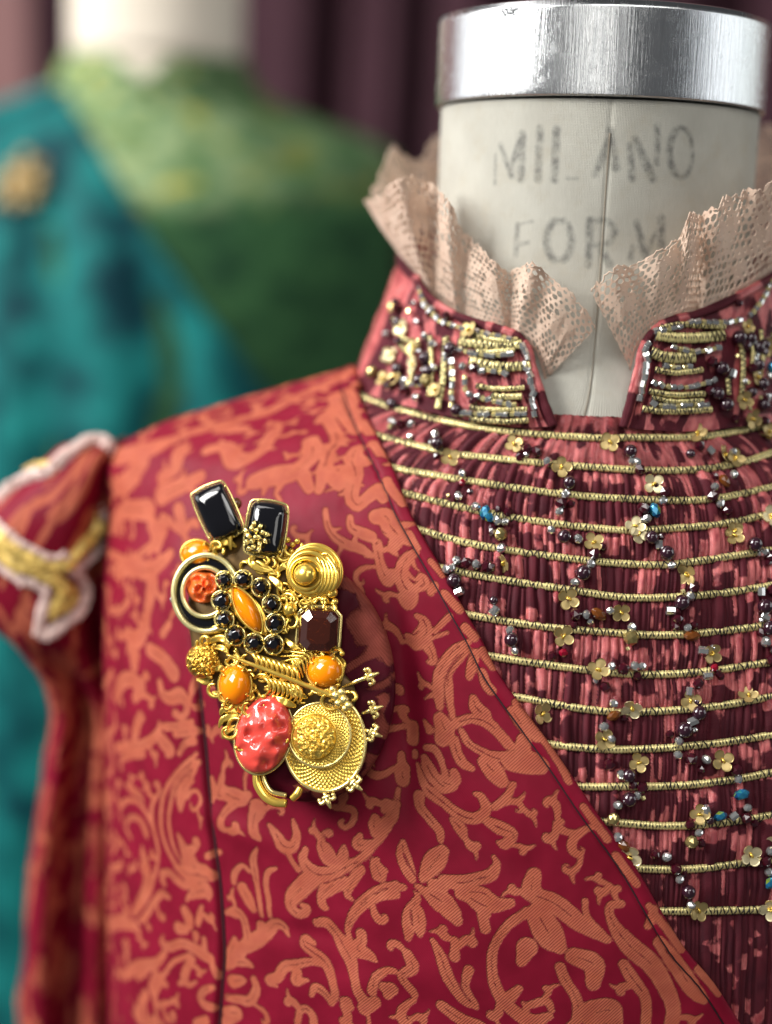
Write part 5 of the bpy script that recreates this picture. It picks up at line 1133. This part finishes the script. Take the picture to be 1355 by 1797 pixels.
# nugget ball on the left, stick pin
def nug(sc, amp, sd_): return lambda x, y, s: amp * (abs(float(vnoise(np.array(x * sc), np.array(y * sc), sd_)) - .5) * 2 - .4)
V, F = loft(el(356, 1160, 30, 31, 0, 84), dome(.95, .62, 26), nug(.24, .16, 4)); add('nugget_button', V, F, OLDGOLD, label='rough nugget textured gold button')
V, F = ptube([(398, 1149, 1.75), (450, 1169, 1.8), (520, 1196, 1.82), (586, 1222, 1.8)], [2.2, 3.6, 3.8, 3.8], 10, 8); sp = add('stick_pin', V, F, GOLD)
acc = Acc()
for x, y, R_ in [(590, 1221, 9), (600, 1215, 7), (604, 1228, 8), (594, 1234, 7), (612, 1238, 7), (584, 1210, 6), (606, 1243, 6)]: acc.add(*ball(x, y, 1.72, R_, 10, 7))
acc.mk('pin_flower', WHITEG, sp)
# carved coral oval
PITS = [(465, 1240, 12, -.2), (433, 1252, 11, -.22), (478, 1262, 10, .16), (438, 1290, 11, -.2), (478, 1297, 10, .18), (425, 1316, 11, -.2), (450, 1322, 16, .08), (468, 1342, 10, -.2), (495, 1240, 9, .1), (500, 1300, 10, -.14), (455, 1270, 9, .1), (488, 1322, 10, .12), (430, 1272, 8, .1), (450, 1345, 8, .1), (495, 1275, 9, -.12), (474, 1225, 8, .08), (446, 1305, 8, -.1)]
def pits(x, y, s): return (1 - s ** 6) * (sum(a * math.exp(-((x - px) ** 2 + (y - py) ** 2) / (w_ * w_ * .7)) for px, py, w_, a in PITS) + .05 * float(fbm(np.array(x * .09), np.array(y * .09), 5, 2) - .5))
V, F = loft(el(463, 1289, 48, 69, 14, 90), dome(1.05, .62, 34, .5), pits); g_ = add('coral_stone', V, F, CORAL)
ring('bezel', el(463, 1289, 50, 71, 14, 70), 2.6, 1.1, WHITEG, g_)
# engraved double disc with a nugget centre
def guil(cx, cy, rx, ry, k, m_, amp):
    def f_(x, y, s):
        t = math.atan2((y - cy) / ry, (x - cx) / rx); return amp * (max(1 - 1.7 * abs(math.sin(k * s + m_ * t)), 1 - 1.7 * abs(math.sin(k * s - m_ * t)), -.1) - .3)
    return f_
V, F = loft(el(570, 1303, 71, 86, 0, 460), [(.98, .95), (1, 1.0), (1, 1.06)] + [(s, 1.08 + .05 * (1 - s)) for s in np.linspace(.99, .40, 60)], guil(570, 1303, 71, 86, 27, 26, .03)); ds = add('engraved_disc', V, F, GOLD)
ring('rim', el(570, 1303, 71, 86, 0, 90), 3.2, 1.08, WHITEG, ds)
V, F = loft(el(561, 1290, 54, 56, 0, 360), [(1, 1.08), (1, 1.2), (.985, 1.24)] + [(s, 1.25 + .06 * (1 - s)) for s in np.linspace(.97, .5, 44)], guil(561, 1290, 54, 56, 25, 22, .024)); add('upper_disc', V, F, GOLD, ds)
ring('rim', el(561, 1290, 54, 56, 0, 80), 3.0, 1.22, WHITEG, ds)
V, F = loft(el(552, 1294, 38, 39, 0, 100), dome(1.2, .5, 34), nug(.22, .15, 9)); add('nugget_center', V, F, GOLD, ds)
ring('rim', el(552, 1294, 40, 41, 0, 60), 1.8, 1.28, GOLD, ds)
# fleur-de-lis points round the disc
def fleur(x0, y0, x1, y1, label=None):
    d_ = np.array([x1 - x0, y1 - y0], float); L = np.hypot(*d_); e = d_ / L; n_ = np.array([-e[1], e[0]]); acc = Acc()
    p = lambda a, b, h: (x1 + e[0] * a * 1.15 + n_[0] * b * 1.2, y1 + e[1] * a * 1.15 + n_[1] * b * 1.2, h)
    acc.add(*ptube([(x0, y0, 1.0), ((x0 + x1) / 2, (y0 + y1) / 2, 1.12), p(-2, 0, 1.12)], [2.6, 3.4, 4], 8, 5))
    acc.add(*ptube([p(-2, 0, 1.12), p(8, 0, 1.16), p(18, 0, 1.12)], [3.2, 4.6, 1.6], 8, 5))
    for s in (-1, 1):
        acc.add(*ptube([p(-1, 0, 1.12), p(5, 6 * s, 1.15), p(5, 11 * s, 1.15), p(-1, 11 * s, 1.1)], [3, 3.2, 3.0, 2.4], 8, 5)); acc.add(*ball(*p(0, 11 * s, 1.12), 4, 9, 6))
    acc.add(*ptube([p(-1, -6, 1.18), p(-1, 6, 1.18)], [3, 3], 7, 4))
    acc.mk('fleur_de_lis', WHITEG, BRO)
for a in [(594, 1208, 646, 1188), (636, 1252, 653, 1246), (640, 1280, 652, 1285), (606, 1362, 620, 1374), (568, 1388, 573, 1400)]: fleur(*a)
# open ring below
V, F = ptube([(450, 1358, .98), (453, 1378, 1.0), (466, 1398, 1.0), (484, 1408, 1.0), (503, 1410, .98)], [7, 8, 8, 8, 7], 12, 8); add('split_ring', V, F, GOLD)
V, F = ptube([(462, 1358, .96), (466, 1374, .98), (478, 1390, .98), (503, 1396, .95)], [4, 4.5, 4.5, 4], 10, 8); add('split_ring', V, F, WHITEG)
V, F = ptube([(513, 1402, .96), (522, 1393, .98), (528, 1382, .95)], [6, 7, 6], 12, 8); add('split_ring', V, F, GOLD)

# ------------------------------------------------------------------ second dress form, far behind
dX = yp(275, 100, 105)[0] - X0; dY = 105 - Y0; dZ = 13.4
SH = np.array([dX, dY, dZ])
F2 = empty('dress_form', SH + [X0, Y0, -5], 'pale bare neck of a second dress form far behind, out of focus', 'dress form')
GW = empty('green_gown', SH + [X0, 46, -8], 'blurred moss green gown with pale lace yoke on the far form', 'gown')
TJ = empty('teal_jacket', SH + [X0 - 8, 46, -12], 'blurred teal brocade jacket draped over the green gown', 'jacket')
z2 = np.concatenate([np.linspace(8, -6, 60), np.linspace(-6.4, -80, 60)]); p2 = np.radians(np.linspace(-180, 177.5, 144)); PH, ZH = np.meshgrid(p2, z2)
Vn = S(PH, ZH)
Vn = Vn.copy(); bul = np.where(ZH > -1.5, 1.09, 1.0)[..., None]; Vn[..., :2] = (Vn[..., :2] - [X0, Y0]) * bul + [X0, Y0]
mk('torso', (Vn + SH).reshape(-1, 3), [grid_faces(len(z2), 144, True)], simple('pale_linen', (0.74, 0.66, 0.55, 1), .8, 0, 40, .08), F2)
pc = np.linspace(0, 2 * np.pi, 60, endpoint=False); rz = [(5.85, 7.6), (5.95, 8), (5.95, 10.8), (5.7, 11.1), (3, 11.2), (.01, 11.25)]
Vk = np.concatenate([np.stack([X0 + r_ * np.sin(pc), Y0 - r_ * np.cos(pc), 0 * pc + z_], -1) for r_, z_ in rz]) + SH
mk('neck_cap', Vk, [grid_faces(len(rz), 60, True)], simple('dull_aluminium', (.7, .71, .72, 1), .3, 1.0), F2)
# gown: high collar, yoke, body
def gown():
    zz = np.concatenate([np.linspace(-1.4, -7, 60), np.linspace(-7.2, -80, 200)]); P_, Z_ = np.meshgrid(np.radians(np.linspace(-180, 178.5, 240)), zz)
    topz = -1.5 - .55 * np.cos(P_) - 1.6 * np.exp(-(P_ / .22) ** 2); Zt = Z_ + (topz + 1.4) * np.clip((Z_ + 5) / 3.6, 0, 1)
    off = .32 + np.where(Z_ < -12, .30 * (fbm(P_ * 5, Z_ * .12, 4, 2) - .5), 0) + .12 * (fbm(P_ * 9, Z_ * 1.2, 9) - .5) + .45 * np.clip((Z_ + 4.6) / 2, 0, 1)
    return SO(P_, Zt, off), P_, Z_
Vg, Pg, Zg = gown()
m = Mt('green_lace'); at_ = m.attr('pat').outputs['Fac']; cl = m.attr('cl').outputs['Vector']
nz = m.noise(cl, .5, 4, .65); nz2 = m.noise(cl, .75, 4, .6)
bd = m.mix(m.ramp(nz, .38, .62), (0.012, 0.045, 0.020, 1), (0.04, 0.115, 0.042, 1))
yk = m.mix(m.ramp(nz2, .4, .62), (0.07, 0.16, 0.06, 1), (0.33, 0.42, 0.22, 1)); yk = m.mix(m.ramp(m.noise(cl, .55, 2), .56, .66), yk, (0.42, 0.38, 0.07, 1))
m.color(m.mix(at_, bd, yk)); m.set(Roughness=.7, Specular_IOR_Level=.1)
yoke = np.clip((Zg + 11.2 + .5 * np.cos(Pg * 3)) / 1.8 + .4, 0, 1) * (.35 + .65 * np.clip((.62 - Pg) / .5, 0, 1))
mk('gown_body', (Vg + SH).reshape(-1, 3), [grid_faces(Vg.shape[0], 240, True)], m.m, GW, attrs={'pat': yoke.ravel(), 'cl': np.stack([Pg * 9, -Zg, 0 * Zg], -1).reshape(-1, 3)})
# teal jacket over the left of the picture, opening along a diagonal
BODY2 = bvh_grid(S(_ph[None, :], _zz[:, None]) + SH)
E2 = []
for px, py in cat([(120, 175), (150, 225), (185, 290), (225, 360), (270, 430), (325, 510), (395, 600), (460, 690), (525, 790), (610, 920)], 4):
    h = BODY2.ray_cast(Vector((0, 0, 0)), Vector(ray(px, py)))
    if h[0] is not None:
        p = np.array(h[0]) - SH; E2.append((math.asin(max(-1, min(1, (p[0] - X0) / float(ti(_A, p[2]))))), p[2]))
E2 = np.array(E2); E2 = E2[np.argsort(-E2[:, 1])]
zz = np.linspace(-4.5, -80, 330); e2 = np.interp(-zz, -E2[:, 1], E2[:, 0])
sg = np.linspace(0, 1, 170); PH = math.radians(-178) + (e2[:, None] - math.radians(-178)) * sg[None]; ZH = np.broadcast_to(zz[:, None], PH.shape)
uu, vv = cloth(PH, ZH); vv = -ZH - 3.5
fold = .9 * np.sin(uu * .95 + .5 * np.sin(vv * .25)) * np.clip((vv - 5) / 6, 0, 1) * .5 + .5 * (fbm(uu * .6, vv * .2, 15, 2) - .5)
fold = fold * np.clip((e2[:, None] - PH) / .15, 0, 1)
Vj = SO(PH, ZH, .75 + fold) + SH
ei = np.stack([Vj[:, -1], Vj[:, -1] + [.12, .1, 0], Vj[:, -1] + [-.1, .6, 0]], 1)
Vj = np.concatenate([Vj, ei[:, 1:]], 1)
m = Mt('teal_velvet_brocade'); cl = m.attr('cl').outputs['Vector']; n1 = m.noise(cl, .26, 2, .5); n2 = m.noise(cl, 1.1, 3)
c = m.mix(m.ramp(n1, .38, .64), (0.002, 0.030, 0.042, 1), (0.011, 0.19, 0.18, 1)); c = m.mix(m.ramp(n2, .5, .7, 0, .4), c, (0.004, 0.07, 0.08, 1))
m.color(c); m.set(Roughness=.6, Specular_IOR_Level=.1); m.b.inputs['Sheen Tint'].default_value = (.4, .9, .85, 1)
clj2 = np.stack([uu, vv, 0 * uu], -1); clj2 = np.concatenate([clj2, clj2[:, -1:], clj2[:, -1:]], 1)
mk('front_panel', Vj.reshape(-1, 3), [grid_faces(len(zz), Vj.shape[1])], m.m, TJ, attrs={'cl': clj2.reshape(-1, 3)})
# brooch pinned on the teal jacket
h = BODY2.ray_cast(Vector((0, 0, 0)), Vector(ray(55, 335))); pb = np.array(h[0]); nb = np.array(h[1]); nb = nb if nb[1] < 0 else -nb
B2 = empty('brooch', pb + nb * .9, 'blurred round gold brooch pinned on the teal jacket', 'brooch')
bs = basis(nb); acc = Acc()
th_ = np.linspace(0, 2 * np.pi, 24, endpoint=False)
V = np.concatenate([pb + nb * hh + rr * (np.cos(th_)[:, None] * bs[0] + np.sin(th_)[:, None] * bs[1]) for rr, hh in ((1.3, .6), (1.35, 1.1), (1.1, 1.35), (.5, 1.5), (.01, 1.52))])
acc.add(V, [grid_faces(5, 24, True)]); BG2 = simple('antique_gold', (0.36, 0.27, 0.12, 1), .5, .2, 120, .3)
acc.mk('plate', BG2, B2)
for k in range(8):
    a = k * pi / 4; c = pb + nb * 1.3 + (1.2 + .25 * (k % 3)) * (cos(a) * bs[0] + sin(a) * bs[1]); V, F = sphere(c, (.55, .42, .32), 12, 8, basis(nb, None, a)); mk('petal', V, F, BG2, B2)
V, F = sphere(pb + nb * 1.6, .62, 14, 10); mk('center_stone', V, F, simple('honey_stone', (.55, .30, .08, 1), .15), B2)

# ------------------------------------------------------------------ curtain and wall behind
xs = np.linspace(-38, 72, 700); zz = np.linspace(70, -90, 30); YC = 158.0
XX, ZZ = np.meshgrid(xs, zz)
fo = 2.6 * np.sin(xs * .62 + 1.1 * np.sin(xs * .13) + .4) + 1.1 * np.sin(xs * 1.37 + 2 * np.sin(xs * .21))
YY = YC + fo[None] * (1 + .12 * np.sin(ZZ * .05)) + .6 * (fbm(XX * .15, ZZ * .05, 3) - .5)
XX = XX + .8 * np.sin(ZZ * .03 + xs[None] * .1)
CU = empty('curtain', (10, YC, 0), 'dark plum draped curtain hanging behind the forms', 'curtain')
Pf = np.stack([XX, YY, ZZ], -1); Pb = Pf + [0, .35, 0]
Fc = [grid_faces(30, 700), grid_faces(30, 700, base=21000)[:, ::-1]]
mk('drape', np.concatenate([Pf.reshape(-1, 3), Pb.reshape(-1, 3)]), Fc, simple('plum_velvet', (0.062, 0.027, 0.037, 1), .75, 0, 8, .15, Specular_IOR_Level=.1), CU)
wl = mk('wall', np.array([(-260, 196, -130), (260, 196, -130), (260, 196, 150), (-260, 196, 150), (-260, 206, -130), (260, 206, -130), (260, 206, 150), (-260, 206, 150)], float),
   [np.array([[0, 1, 2, 3], [5, 4, 7, 6], [4, 0, 3, 7], [1, 5, 6, 2], [3, 2, 6, 7], [4, 5, 1, 0]])], simple('dusty_rose_paint', (0.30, 0.15, 0.145, 1), .8, 0, 2, .08), None, smooth=False)
wl['kind'] = 'structure'; wl['label'] = 'dusty rose wall seen beside the curtain'; wl['category'] = 'wall'
